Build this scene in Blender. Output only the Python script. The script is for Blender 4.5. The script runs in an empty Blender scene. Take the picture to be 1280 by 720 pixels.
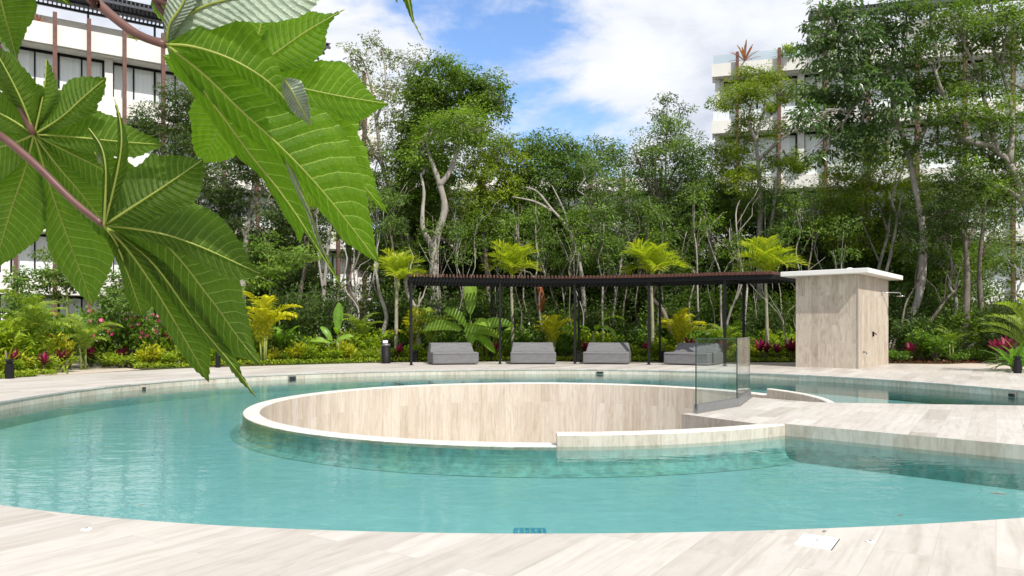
import bpy, bmesh, math, random
import numpy as np
from mathutils import Vector, Matrix

# ---------------------------------------------------------------- camera, sky, sun, exposure
scene = bpy.context.scene
F, YH, EYE = 930.0, 412.0, 1.0          # focal length and horizon of the 1280 px frame, eye height
cam_d = bpy.data.cameras.new('camera'); cam = bpy.data.objects.new('camera', cam_d)
scene.collection.objects.link(cam); scene.camera = cam
cam.location = (0, 0, EYE); cam.rotation_euler = (math.radians(90), 0, 0)
cam_d.sensor_fit = 'HORIZONTAL'; cam_d.sensor_width = 36; cam_d.lens = F / 1280 * 36
cam_d.shift_y = (YH - 360) / 1280; cam_d.clip_start = 0.05; cam_d.clip_end = 3000

SUN = Vector((0.44, -0.75, 1.03)).normalized()
sun_el = math.asin(SUN.z); sun_az = math.atan2(SUN.x, SUN.y)
sl = bpy.data.lights.new('sun', 'SUN'); sl.energy = 3.7; sl.angle = math.radians(0.6); sl.color = (1, 0.95, 0.87)
so = bpy.data.objects.new('sun', sl); scene.collection.objects.link(so)
so.rotation_euler = (-SUN).to_track_quat('-Z', 'Y').to_euler(); so.location = (20, -15, 30)

scene.view_settings.view_transform = 'Standard'; scene.view_settings.look = 'None'
scene.view_settings.gamma = 1; scene.view_settings.use_curve_mapping = False
scene.view_settings.exposure = 0.44
scene.cycles.max_bounces = 10; scene.cycles.transparent_max_bounces = 16
scene.cycles.diffuse_bounces = 4; scene.cycles.glossy_bounces = 4; scene.cycles.transmission_bounces = 6
scene.cycles.caustics_reflective = False; scene.cycles.caustics_refractive = False
scene.cycles.sample_clamp_indirect = 6

# ---------------------------------------------------------------- node helpers
class NT:
    def __init__(s, tree): s.t = tree; s.t.nodes.clear()
    def n(s, typ, **kw):
        nd = s.t.nodes.new(typ)
        for k, v in kw.items():
            if k.startswith('i_'):
                nd.inputs[k[2:].replace('_', ' ')].default_value = v
            else: setattr(nd, k, v)
        return nd
    def l(s, a, b): s.t.links.new(a, b)
    def m(s, op, a, b=None, c=None, clamp=False):
        nd = s.t.nodes.new('ShaderNodeMath'); nd.operation = op; nd.use_clamp = clamp
        for i, v in enumerate((a, b, c)):
            if v is None: continue
            if isinstance(v, (int, float)): nd.inputs[i].default_value = v
            else: s.l(v, nd.inputs[i])
        return nd.outputs[0]
    def mix(s, f, a, b, bt='MIX'):
        nd = s.t.nodes.new('ShaderNodeMix'); nd.data_type = 'RGBA'; nd.blend_type = bt
        for i, v in ((0, f), (6, a), (7, b)):
            if isinstance(v, (int, float)): nd.inputs[i].default_value = v
            elif isinstance(v, tuple): nd.inputs[i].default_value = v + ((1,) if len(v) == 3 else ())
            else: s.l(v, nd.inputs[i])
        return nd.outputs[2]
    def ss(s, x, a, b):
        nd = s.t.nodes.new('ShaderNodeMapRange'); nd.interpolation_type = 'SMOOTHSTEP'
        nd.inputs[1].default_value = a; nd.inputs[2].default_value = b
        s.l(x, nd.inputs[0]); return nd.outputs[0]
    def mapping(s, vec, scale=(1, 1, 1), rot=(0, 0, 0), loc=(0, 0, 0)):
        nd = s.t.nodes.new('ShaderNodeMapping'); nd.inputs['Scale'].default_value = scale
        nd.inputs['Rotation'].default_value = rot; nd.inputs['Location'].default_value = loc
        s.l(vec, nd.inputs['Vector']); return nd.outputs[0]
    def noise(s, vec, scale, detail=4, rough=.55, dist=0):
        nd = s.t.nodes.new('ShaderNodeTexNoise'); nd.inputs['Scale'].default_value = scale
        nd.inputs['Detail'].default_value = detail; nd.inputs['Roughness'].default_value = rough
        nd.inputs['Distortion'].default_value = dist
        if vec is not None: s.l(vec, nd.inputs['Vector'])
        return nd.outputs[0]
    def ramp(s, fac, stops):
        nd = s.t.nodes.new('ShaderNodeValToRGB'); e = nd.color_ramp.elements
        while len(e) < len(stops): e.new(0.5)
        for k, (p, c) in enumerate(stops):
            e[k].position = p; e[k].color = tuple(c) + ((1,) if len(c) == 3 else ())
        s.l(fac, nd.inputs[0]); return nd.outputs[0]
    def bump(s, h, strength=.3, dist=.01):
        nd = s.t.nodes.new('ShaderNodeBump'); nd.inputs['Strength'].default_value = strength
        nd.inputs['Distance'].default_value = dist; s.l(h, nd.inputs['Height']); return nd.outputs[0]

def mat(name):
    m = bpy.data.materials.new(name); m.use_nodes = True
    t = NT(m.node_tree); out = t.n('ShaderNodeOutputMaterial'); return m, t, out
def principled(t, color=None, rough=.6, spec=.4, metal=0, normal=None):
    p = t.n('ShaderNodeBsdfPrincipled')
    if isinstance(color, tuple): p.inputs['Base Color'].default_value = color + (1,)
    elif color is not None: t.l(color, p.inputs['Base Color'])
    if isinstance(rough, (int, float)): p.inputs['Roughness'].default_value = rough
    else: t.l(rough, p.inputs['Roughness'])
    p.inputs['Specular IOR Level'].default_value = spec; p.inputs['Metallic'].default_value = metal
    if normal is not None: t.l(normal, p.inputs['Normal'])
    return p

# world: physical sky with broken cloud
w = bpy.data.worlds.new('World'); scene.world = w; w.use_nodes = True
t = NT(w.node_tree); out = t.n('ShaderNodeOutputWorld'); bg = t.n('ShaderNodeBackground')
sky = t.n('ShaderNodeTexSky', sky_type='NISHITA', sun_disc=False, sun_elevation=sun_el, sun_rotation=sun_az,
          altitude=10, air_density=1.0, dust_density=0.4, ozone_density=2.2)
tc = t.n('ShaderNodeTexCoord'); dirv = tc.outputs['Generated']
sep = t.n('ShaderNodeSeparateXYZ'); t.l(dirv, sep.inputs[0])
big = t.noise(t.mapping(dirv, (1, 1, 1.9), loc=(.3, .7, .2)), 3.6, 8, .6, .35)
fine = t.noise(t.mapping(dirv, (1, 1, 2.4), loc=(1.3, .2, .6)), 9.0, 7, .62, .2)
cl = t.m('ADD', t.m('MULTIPLY', big, .68), t.m('MULTIPLY', fine, .32))
# the clear lane of the photograph: a band of open sky a little right of the view axis
ax = t.m('DIVIDE', sep.outputs[0], t.m('MAXIMUM', sep.outputs[1], .05))
az_ = t.m('DIVIDE', sep.outputs[2], t.m('MAXIMUM', sep.outputs[1], .05))
lane = t.m('ADD', t.m('MULTIPLY', t.m('SUBTRACT', az_, .30), -.45), .035)
dx = t.m('DIVIDE', t.m('SUBTRACT', ax, lane), .115)
gap = t.m('POWER', 2.718, t.m('MULTIPLY', t.m('MULTIPLY', dx, dx), -1.0))
bias = t.m('SUBTRACT', cl, t.m('MULTIPLY', gap, .135))
right = t.ss(ax, .05, .22)
bias = t.m('ADD', bias, t.m('MULTIPLY', right, .10))
cover = t.ss(bias, .31, .50)
shade = t.noise(t.mapping(dirv, (1, 1, 2.2), loc=(.1, .4, .35)), 5.0, 6, .6, .3)
ccol = t.ramp(shade, [(.28, (.62, .68, .80)), (.5, (.90, .93, 1.0)), (.7, (1.06, 1.06, 1.06))])
skyc = t.mix(1.0, sky.outputs[0], (.92, 1.03, 1.18), 'MULTIPLY')
cb = t.n('ShaderNodeVectorMath', operation='SCALE'); t.l(ccol, cb.inputs[0]); cb.inputs['Scale'].default_value = 5.0
t.l(t.mix(cover, skyc, cb.outputs[0]), bg.inputs['Color'])
bg.inputs['Strength'].default_value = 0.15
t.l(bg.outputs[0], out.inputs[0])

# ---------------------------------------------------------------- object helpers
C = scene.collection
def P(px, py, d): return Vector(((px - 640) / F * d, d, EYE + (YH - py) / F * d))
def G(px, py, z=0.0):
    d = F * (EYE - z) / (py - YH); return Vector(((px - 640) / F * d, d, z))
def gx(px, d, z=0.0): return Vector(((px - 640) / F * d, d, z))
USED = {}
def tag(o, label, cat, group=None, kind=None):
    if label: o['label'] = label
    if cat: o['category'] = cat
    if group: o['group'] = group
    if kind: o['kind'] = kind
    return o
def empty(name, loc=(0, 0, 0), rz=0.0):
    o = bpy.data.objects.new(name, None); C.objects.link(o); o.location = loc; o.rotation_euler = (0, 0, rz)
    o.empty_display_size = .2; return o
def copy_obj(o, parent=None):
    c = o.copy(); C.objects.link(c)
    if parent is not None: c.parent = parent
    return c
def copy_tree(o, parent=None):
    c = copy_obj(o, parent)
    for ch in list(o.children): copy_tree(ch, c)
    return c
def link_mesh(name, me, parent=None, loc=None, rot=None, scale=None):
    o = bpy.data.objects.new(name, me); C.objects.link(o)
    if parent is not None: o.parent = parent
    if loc is not None: o.location = loc
    if rot is not None: o.rotation_euler = rot
    if scale is not None: o.scale = scale
    return o

class MB:
    """collects vertices and faces and turns them into one mesh"""
    def __init__(s): s.v = []; s.nv = 0; s.loops = []; s.tot = []; s.mi = []; s.col = []; s.uv = []; s.sm = []
    def add(s, verts, faces, mi=0, col=None, uv=None, smooth=False):
        verts = np.asarray(verts, float).reshape(-1, 3); n = len(verts)
        s.v.append(verts)
        s.col.append(np.tile([.5, .5, .5, 1], (n, 1)) if col is None else np.broadcast_to(np.asarray(col, float), (n, 4)))
        uvv = np.zeros((n, 2)) if uv is None else np.asarray(uv, float)
        faces = np.asarray(faces) if isinstance(faces, np.ndarray) else faces
        if isinstance(faces, np.ndarray):
            fl = faces.reshape(-1); s.loops.append(fl + s.nv); s.tot.append(np.full(len(faces), faces.shape[1]))
            nf = len(faces); s.uv.append(uvv[fl])
        else:
            fl = np.array([i for f in faces for i in f]); s.loops.append(fl + s.nv); s.tot.append(np.array([len(f) for f in faces]))
            nf = len(faces); s.uv.append(uvv[fl])
        s.mi.append(np.full(nf, mi)); s.sm.append(np.full(nf, smooth)); s.nv += n
    def box(s, c, size, rz=0.0, mi=0, R=None, col=None):
        hx, hy, hz = size[0] / 2, size[1] / 2, size[2] / 2
        p = np.array([(x, y, z) for z in (-hz, hz) for y in (-hy, hy) for x in (-hx, hx)])
        if R is not None: p = p @ np.array(R).T
        elif rz:
            ca, sa = math.cos(rz), math.sin(rz); p = p @ np.array([[ca, sa, 0], [-sa, ca, 0], [0, 0, 1]])
        p = p + np.array(c)
        s.add(p, [(0, 2, 3, 1), (4, 5, 7, 6), (0, 1, 5, 4), (2, 6, 7, 3), (0, 4, 6, 2), (1, 3, 7, 5)], mi, col)
    def tube(s, pts, radii, seg=7, mi=0, col=None, cap=True):
        pts = np.array([tuple(p) for p in pts], float); n = len(pts)
        if isinstance(radii, (int, float)): radii = [radii] * n
        tan = np.gradient(pts, axis=0); tan /= np.linalg.norm(tan, axis=1)[:, None] + 1e-9
        ref = np.array([0.0, 0, 1]) if abs(tan[0][2]) < .9 else np.array([1.0, 0, 0])
        V = []; U = []
        u = np.cross(tan[0], ref); u /= np.linalg.norm(u); ln = 0
        for i in range(n):
            u = u - tan[i] * np.dot(u, tan[i]); u /= np.linalg.norm(u) + 1e-9
            v = np.cross(tan[i], u)
            if i: ln += np.linalg.norm(pts[i] - pts[i - 1])
            for k in range(seg):
                a = 2 * math.pi * k / seg
                V.append(pts[i] + (u * math.cos(a) + v * math.sin(a)) * radii[i]); U.append((ln, k / seg))
        fs = []
        for i in range(n - 1):
            for k in range(seg):
                k2 = (k + 1) % seg; fs.append((i * seg + k, i * seg + k2, (i + 1) * seg + k2, (i + 1) * seg + k))
        if cap: fs += [tuple(range(seg))[::-1], tuple((n - 1) * seg + k for k in range(seg))]
        s.add(V, fs, mi, col, U, True)
    def lathe(s, c, prof, seg=24, mi=0):
        V = []; fs = []
        for (r, z) in prof:
            for k in range(seg):
                a = 2 * math.pi * k / seg; V.append((c[0] + r * math.cos(a), c[1] + r * math.sin(a), c[2] + z))
        for i in range(len(prof) - 1):
            for k in range(seg):
                k2 = (k + 1) % seg; fs.append((i * seg + k, i * seg + k2, (i + 1) * seg + k2, (i + 1) * seg + k))
        fs += [tuple(range(seg))[::-1], tuple((len(prof) - 1) * seg + k for k in range(seg))]
        s.add(V, fs, mi, smooth=True)
    def leaves(s, base, d, nrm, L, W, col, mi=0, fold=.12):
        base = np.asarray(base); n = len(base)
        if n == 0: return
        d = d / (np.linalg.norm(d, axis=1)[:, None] + 1e-9)
        side = np.cross(d, nrm); side /= np.linalg.norm(side, axis=1)[:, None] + 1e-9
        up = np.cross(side, d)
        L = np.broadcast_to(L, (n,))[:, None]; W = np.broadcast_to(W, (n,))[:, None]
        mid = base + d * L * .45
        V = np.stack([base, mid + side * W * .5 + up * W * fold, base + d * L - up * L * .1, mid - side * W * .5 + up * W * fold], 1).reshape(-1, 3)
        fc = np.arange(4 * n).reshape(n, 4)
        s.add(V, fc, mi, np.repeat(col, 4, 0))
    def mesh(s, name, mats):
        me = bpy.data.meshes.new(name)
        v = np.concatenate(s.v); loops = np.concatenate(s.loops).astype(np.int32); tot = np.concatenate(s.tot).astype(np.int32)
        me.vertices.add(len(v)); me.vertices.foreach_set('co', v.reshape(-1).astype(np.float32))
        me.loops.add(len(loops)); me.loops.foreach_set('vertex_index', loops)
        me.polygons.add(len(tot)); st = np.concatenate([[0], np.cumsum(tot)[:-1]]).astype(np.int32)
        me.polygons.foreach_set('loop_start', st); me.polygons.foreach_set('loop_total', tot)
        me.polygons.foreach_set('material_index', np.concatenate(s.mi).astype(np.int32))
        me.polygons.foreach_set('use_smooth', np.concatenate(s.sm).astype(bool))
        uv = me.uv_layers.new(name='UVMap'); uv.data.foreach_set('uv', np.concatenate(s.uv).reshape(-1).astype(np.float32))
        ca = me.color_attributes.new('var', 'FLOAT_COLOR', 'POINT'); ca.data.foreach_set('color', np.concatenate(s.col).reshape(-1).astype(np.float32))
        me.update(calc_edges=True); me.validate()
        for m in (mats if isinstance(mats, (list, tuple)) else [mats]): me.materials.append(m)
        return me
    def build(s, name, mats, parent=None, **kw): return link_mesh(name, s.mesh(name, mats), parent, **kw)

def bevel(o, wd=.01, seg=2):
    m = o.modifiers.new('bevel', 'BEVEL'); m.width = wd; m.segments = seg; m.limit_method = 'ANGLE'; return o

# ---------------------------------------------------------------- materials
PLANK = math.atan2(.838, .545)      # direction the deck boards of stone run in
def travertine(name, tones, bw, rh, streak=(1.6, 30), rough=.55, joint=.0025, wear=.25, pits=True):
    m, t, out = mat(name)
    uv = t.n('ShaderNodeUVMap').outputs[0]
    br = t.n('ShaderNodeTexBrick', offset=.38, offset_frequency=2)
    t.l(uv, br.inputs['Vector']); br.inputs['Color1'].default_value = (0, 0, 0, 1); br.inputs['Color2'].default_value = (1, 1, 1, 1)
    br.inputs['Mortar'].default_value = (.5, .5, .5, 1); br.inputs['Scale'].default_value = 1
    br.inputs['Mortar Size'].default_value = joint; br.inputs['Mortar Smooth'].default_value = .3
    br.inputs['Brick Width'].default_value = bw; br.inputs['Row Height'].default_value = rh
    tone = t.ramp(br.outputs['Color'], tones)
    # each board gets its own vein field
    off = t.n('ShaderNodeVectorMath', operation='SCALE'); t.l(br.outputs['Color'], off.inputs[0]); off.inputs['Scale'].default_value = 37
    add = t.n('ShaderNodeVectorMath', operation='ADD'); t.l(t.mapping(uv, (streak[0], streak[1], 1)), add.inputs[0]); t.l(off.outputs[0], add.inputs[1])
    st = t.noise(add.outputs[0], 1.0, 6, .62, .6)
    st2 = t.noise(t.mapping(add.outputs[0], (2.2, .35, 1)), 1.3, 5, .6, 1.2)
    c = t.mix(1.0, tone, t.ramp(st, [(.3, (.84, .81, .78)), (.5, (1, 1, 1)), (.72, (1.07, 1.065, 1.055))]), 'MULTIPLY')
    c = t.mix(wear, c, t.mix(1.0, c, t.ramp(st2, [(.3, (.55, .49, .42)), (.55, (1, 1, 1))]), 'MULTIPLY'))
    big = t.noise(uv, .35, 3, .5)
    c = t.mix(1.0, c, t.ramp(big, [(.3, (.90, .89, .88)), (.7, (1.05, 1.05, 1.05))]), 'MULTIPLY')
    c = t.mix(t.m('MULTIPLY', br.outputs['Fac'], .45), c, (.32, .29, .25))
    h = t.m('SUBTRACT', st, t.m('MULTIPLY', br.outputs['Fac'], .8))
    p = principled(t, c, rough, .35, normal=t.bump(h, .25, .004)); t.l(p.outputs[0], out.inputs[0]); return m
tr_deck = [(0, (.40, .365, .328)), (.25, (.495, .462, .422)), (.5, (.535, .505, .465)), (.75, (.455, .42, .384)), (1, (.57, .545, .51))]
tr_wall = [(0, (.53, .465, .385)), (.3, (.585, .525, .45)), (.6, (.61, .56, .485)), (.8, (.555, .49, .41)), (1, (.64, .595, .53))]
M = {}
M['deck'] = travertine('travertine_deck', tr_deck, 1.25, .235, (1.3, 17), wear=.2)
M['trav_wall'] = travertine('travertine_wall', tr_wall, 1.35, .19, (.8, 24), wear=.4)
M['coping'] = travertine('travertine_coping', tr_wall, 3.0, .42, (1.6, 22), wear=.5)
M['shower'] = travertine('travertine_shower', [(0, (.46, .39, .315)), (.4, (.53, .465, .385)), (.7, (.565, .50, .42)), (1, (.50, .43, .35))], 1.25, .17, (1.0, 20), wear=.6)
M['rim'] = travertine('travertine_rim', [(0, (.66, .62, .56)), (1, (.74, .71, .66))], .42, 1.0, (8, 3), wear=.15)

def plain(name, col, rough=.5, spec=.4, metal=0, nscale=6, amp=.15, bumpy=0):
    m, t, out = mat(name)
    tcn = t.n('ShaderNodeTexCoord'); nz = t.noise(tcn.outputs['Object'], nscale, 5, .6)
    lo = tuple(x * (1 - amp) for x in col); hi = tuple(min(1, x * (1 + amp)) for x in col)
    c = t.ramp(nz, [(.3, lo), (.7, hi)])
    p = principled(t, c, rough, spec, metal, t.bump(nz, bumpy, .01) if bumpy else None)
    t.l(p.outputs[0], out.inputs[0]); return m
M['white_paint'] = plain('white_paint', (.74, .73, .70), .5, .3, nscale=1.2, amp=.06)
M['white_wall'] = plain('white_stucco', (.76, .74, .70), .8, .2, nscale=.7, amp=.07)
M['soffit'] = plain('grey_render', (.42, .42, .41), .8, .2, nscale=.5, amp=.1)
M['concrete'] = plain('concrete', (.36, .36, .36), .85, .2, nscale=1, amp=.15)
M['black'] = plain('black_metal', (.009, .009, .010), .6, .25, nscale=30, amp=.2)
M['batten'] = plain('red_brown_wood', (.095, .042, .032), .55, .3, nscale=14, amp=.35)
M['rust_post'] = plain('red_brown_post', (.15, .075, .06), .6, .3, nscale=5, amp=.25)
M['grey_metal'] = plain('grey_metal', (.23, .235, .24), .4, .5, .5, nscale=20, amp=.1)
M['chrome'] = plain('chrome', (.7, .7, .7), .15, .5, 1, nscale=20, amp=.03)
M['dark_gap'] = plain('dark_interior', (.03, .03, .032), .7, .2, nscale=2, amp=.2)
M['slat_dark'] = plain('dark_louvre', (.06, .065, .085), .5, .4, nscale=8, amp=.2)
M['cap'] = plain('white_plastic', (.82, .82, .82), .35, .4, nscale=12, amp=.03)
M['blue_tile'] = plain('blue_mosaic', (.03, .25, .42), .3, .5, nscale=40, amp=.5)
M['dark_tile'] = plain('dark_teal_tile', (.19, .40, .385), .6, .3, nscale=10, amp=.3)
M['pathstone'] = plain('pale_gravel_path', (.50, .43, .36), .9, .2, nscale=9, amp=.12, bumpy=.3)

def fabric():
    m, t, out = mat('grey_outdoor_fabric'); tcn = t.n('ShaderNodeTexCoord')
    v = tcn.outputs['Object']
    a = t.noise(t.mapping(v, (1, 1, 5)), 4, 6, .65, .4); b = t.noise(v, 160, 2, .5)
    c = t.ramp(a, [(.25, (.095, .095, .10)), (.5, (.14, .14, .147)), (.8, (.195, .195, .205))])
    c = t.mix(.25, c, t.ramp(b, [(.3, (.1, .1, .1)), (.7, (.4, .4, .4))]))
    p = principled(t, c, .9, .15, normal=t.bump(t.m('ADD', a, t.m('MULTIPLY', b, .3)), .35, .02)); t.l(p.outputs[0], out.inputs[0]); return m
M['fabric'] = fabric()

def soil():
    m, t, out = mat('soil_and_leaf_litter'); v = t.n('ShaderNodeTexCoord').outputs['Object']
    a = t.noise(v, .6, 4, .6); b = t.noise(v, 14, 6, .7)
    c = t.mix(t.ss(a, .4, .6), t.ramp(b, [(.3, (.045, .032, .02)), (.6, (.13, .092, .06)), (.8, (.20, .15, .10))]),
              t.ramp(b, [(.3, (.025, .04, .012)), (.7, (.075, .11, .03))]))
    p = principled(t, c, .95, .15, normal=t.bump(b, .8, .03)); t.l(p.outputs[0], out.inputs[0]); return m
M['soil'] = soil()

def bark(name, lo, hi, sc=5):
    m, t, out = mat(name); v = t.n('ShaderNodeTexCoord').outputs['Object']
    a = t.noise(t.mapping(v, (1, 1, .35)), sc, 6, .7, .5); b = t.noise(v, 1.3, 3, .6)
    c = t.mix(t.m('MULTIPLY', b, .5), t.ramp(a, [(.3, lo), (.62, hi)]), tuple(x * .55 for x in hi))
    p = principled(t, c, .9, .2, normal=t.bump(a, .6, .03)); t.l(p.outputs[0], out.inputs[0]); return m
M['bark_pale'] = bark('pale_grey_bark', (.17, .15, .125), (.45, .41, .365))
M['bark_grey'] = bark('grey_brown_bark', (.075, .062, .05), (.24, .20, .165))
M['bark_palm'] = bark('ringed_palm_bark', (.20, .18, .12), (.42, .40, .29), 9)
M['green_stem'] = bark('green_stem', (.16, .2, .05), (.30, .36, .12), 9)

def foliage(name, a, b, trans=.32, rough=.5, spec=.35, tb=1.5):
    m, t, out = mat(name)
    at = t.n('ShaderNodeAttribute', attribute_name='var'); sp = t.n('ShaderNodeSeparateColor'); t.l(at.outputs['Color'], sp.inputs[0])
    c = t.mix(sp.outputs[0], a, b)
    br = t.m('ADD', t.m('MULTIPLY', sp.outputs[1], .9), .55)
    cm = t.n('ShaderNodeVectorMath', operation='SCALE'); t.l(c, cm.inputs[0]); t.l(br, cm.inputs['Scale'])
    p = principled(t, cm.outputs[0], rough, spec)
    tr = t.n('ShaderNodeBsdfTranslucent'); t.l(t.mix(1.0, cm.outputs[0], (tb * 1.05, tb * 1.15, tb * .5), 'MULTIPLY'), tr.inputs[0])
    mx = t.n('ShaderNodeMixShader'); mx.inputs[0].default_value = trans
    t.l(p.outputs[0], mx.inputs[1]); t.l(tr.outputs[0], mx.inputs[2]); t.l(mx.outputs[0], out.inputs[0]); return m
FO = {
 'olive': foliage('olive_leaves', (0.13, 0.165, 0.06), (0.25, 0.27, 0.11)),
 'mid': foliage('mid_green_leaves', (0.074, 0.145, 0.017), (0.170, 0.251, 0.030), .34),
 'light': foliage('light_green_leaves', (0.107, 0.205, 0.019), (0.238, 0.335, 0.036), .34),
 'yellowgreen': foliage('yellow_green_leaves', (0.123, 0.204, 0.014), (0.264, 0.314, 0.021)),
 'dark': foliage('dark_green_leaves', (0.045, 0.086, 0.019), (0.101, 0.156, 0.032), .34),
 'glossy': foliage('glossy_green_leaves', (0.053, 0.113, 0.032), (0.124, 0.198, 0.055), .34, .32, .5),
 'feather': foliage('feathery_green_leaves', (0.072, 0.140, 0.026), (0.160, 0.239, 0.040), .34),
 'palm': foliage('lime_palm_leaves', (0.22, 0.33, 0.02), (0.5, 0.5, 0.04), .4),
 'areca': foliage('yellow_palm_leaves', (0.27, 0.31, 0.014), (0.62, 0.54, 0.02), .4),
 'arecagreen': foliage('green_palm_leaves', (0.11, 0.2, 0.02), (0.28, 0.34, 0.04), .4),
 'banana': foliage('banana_leaves', (0.13, 0.28, 0.025), (0.28, 0.42, 0.05), .42, .38, .5),
 'croton': foliage('yellow_croton_leaves', (0.18, 0.26, 0.016), (0.62, 0.54, 0.02), .35),
 'lime': foliage('lime_shrub_leaves', (0.15, 0.26, 0.018), (0.4, 0.46, 0.03), .38),
 'shrub': foliage('green_shrub_leaves', (0.072, 0.152, 0.017), (0.176, 0.285, 0.030), .34, .32),
 'red': foliage('red_brown_leaves', (.07, .05, .02), (.22, .06, .04), .3),
 'magenta': foliage('magenta_cordyline_leaves', (0.05, 0.014, 0.018), (0.3, 0.014, 0.095), .35),
 'fern': foliage('bright_fern_leaves', (.08, .19, .025), (.18, .32, .05), .4),
 'dead': foliage('dry_red_frond', (.25, .07, .035), (.38, .15, .08), .3),
 'flower': foliage('pink_flowers', (.55, .05, .17), (.8, .22, .4), .3),
 'bromeliad': foliage('orange_bromeliad', (.30, .07, .05), (.40, .18, .10), .3),
}
def glass_clear():
    m, t, out = mat('clear_glass')
    tr = t.n('ShaderNodeBsdfTransparent'); tr.inputs[0].default_value = (.90, .95, .94, 1)
    gl = t.n('ShaderNodeBsdfGlossy'); gl.inputs['Roughness'].default_value = .01
    ge = t.n('ShaderNodeNewGeometry'); dt = t.n('ShaderNodeVectorMath', operation='DOT_PRODUCT'); t.l(ge.outputs['Normal'], dt.inputs[0]); t.l(ge.outputs['Incoming'], dt.inputs[1])
    fr = t.m('ADD', .035, t.m('MULTIPLY', .965, t.m('POWER', t.m('SUBTRACT', 1.0, t.m('ABSOLUTE', dt.outputs['Value'])), 5.0)), clamp=True)
    mx = t.n('ShaderNodeMixShader'); t.l(fr, mx.inputs[0]); t.l(tr.outputs[0], mx.inputs[1]); t.l(gl.outputs[0], mx.inputs[2])
    t.l(mx.outputs[0], out.inputs[0]); return m
M['glass'] = glass_clear()
M['glass_edge'] = plain('glass_edge', (.03, .07, .065), .2, .5, nscale=5, amp=.1)
def pane():
    m, t, out = mat('window_glass_over_white_curtain'); v = t.n('ShaderNodeTexCoord').outputs['Object']
    fold = t.noise(t.mapping(v, (7, 7, .05)), 1.6, 2, .5); big = t.noise(t.mapping(v, (1, 1, .15)), .55, 2, .5)
    c = t.mix(t.ss(big, .60, .66), t.ramp(fold, [(.3, (.70, .76, .76)), (.7, (.86, .90, .89))]), (.50, .57, .58))
    p = principled(t, c, .07, .6); p.inputs['Coat Weight'].default_value = .4; p.inputs['Coat Roughness'].default_value = .03
    t.l(p.outputs[0], out.inputs[0]); return m
M['pane'] = pane()
def water():
    m, t, out = mat('pool_water'); v = t.n('ShaderNodeTexCoord').outputs['Object']
    n1 = t.noise(t.mapping(v, (1.0, 2.2, 1)), 2.6, 3, .5, .4); n2 = t.noise(t.mapping(v, (1.2, 2.0, 1)), 11, 2, .5)
    h = t.m('ADD', n1, t.m('MULTIPLY', n2, .16))
    nb = t.bump(h, .105, .05)
    tr = t.n('ShaderNodeBsdfTransparent'); tr.inputs[0].default_value = (.80, .94, .93, 1)
    gl = t.n('ShaderNodeBsdfGlossy'); gl.inputs['Roughness'].default_value = .02; t.l(nb, gl.inputs['Normal'])
    fr = t.n('ShaderNodeFresnel'); fr.inputs[0].default_value = 1.33; t.l(nb, fr.inputs['Normal'])
    mx = t.n('ShaderNodeMixShader'); t.l(fr.outputs[0], mx.inputs[0]); t.l(tr.outputs[0], mx.inputs[1]); t.l(gl.outputs[0], mx.inputs[2])
    t.l(mx.outputs[0], out.inputs[0]); return m
M['water'] = water()
def basin():
    m, t, out = mat('turquoise_pool_plaster'); v = t.n('ShaderNodeTexCoord').outputs['Object']
    a = t.noise(v, .7, 5, .6); b = t.noise(v, 7, 4, .6)
    c = t.mix(.3, t.ramp(a, [(.3, (.215, .44, .46)), (.7, (.28, .525, .54))]), t.ramp(b, [(.3, (.18, .405, .43)), (.7, (.33, .585, .595))]))
    p = principled(t, c, .8, .2); t.l(p.outputs[0], out.inputs[0]); return m
M['basin'] = basin()

# ---------------------------------------------------------------- pool, deck, ground
PC = np.array([.30, 11.40])                 # centre of the pool
HC = np.array([.44, 11.50])                 # centre of the sunken court
RO, RI = 4.33, 4.11                         # its ring wall
WZ, RZ, FZ = -.13, -.122, -.40              # water level, rim level, pool floor
trace = [(0,500),(37,495.3),(120,485),(240,473.4),(360,467.2),(480,462.9),(600,462.1),(740,461.6),(900,463.4),(1040,471),(1160,478.4),(1280,486.9),
         (0,628),(80,638),(160,646),(320,661),(480,667.5),(640,671),(800,669.5),(960,665.5),(1120,656),(1280,640)]
pts = np.array([[*G(px, py)][:2] for px, py in trace]) - PC
th = np.arctan2(pts[:, 1], pts[:, 0]); rr = np.hypot(pts[:, 0], pts[:, 1])
K = 4
def basis(a): return np.stack([np.ones_like(a)] + [f(k * a) for k in range(1, K + 1) for f in (np.cos, np.sin)], 1)
A = basis(th); reg = np.diag([0] + [.02 * k ** 2 for k in range(1, K + 1) for _ in (0, 1)])
coef = np.linalg.solve(A.T @ A + reg, A.T @ rr)
def pool_r(a): return basis(np.atleast_1d(np.asarray(a, float))) @ coef
NA = 240
ang = np.linspace(-math.pi, math.pi, NA, endpoint=False)
pool_xy = PC + pool_r(ang)[:, None] * np.stack([np.cos(ang), np.sin(ang)], 1)
deck_tr = [(-10.6, 14.6), (-9.85, 16.5), (-8.3, 19.4), (-6.3, 20.9), (-3.85, 22.5), (0, 23.3), (4, 23.1), (6.8, 22.6), (9.0, 22.6), (11.2, 21.6), (12.3, 19.2), (12.9, 17.2),
           (15, 14), (17, 9), (17, -4), (10, -9), (-10, -9), (-15, -4), (-15, 7), (-12.2, 12.0)]
da = np.array([math.atan2(y - PC[1], x - PC[0]) for x, y in deck_tr]); dr = np.array([math.hypot(x - PC[0], y - PC[1]) for x, y in deck_tr])
o_ = np.argsort(da); da, dr = da[o_], dr[o_]
deck_r = np.interp(ang, np.concatenate([da - 2 * math.pi, da, da + 2 * math.pi]), np.tile(dr, 3))
deck_xy = PC + deck_r[:, None] * np.stack([np.cos(ang), np.sin(ang)], 1)
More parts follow.
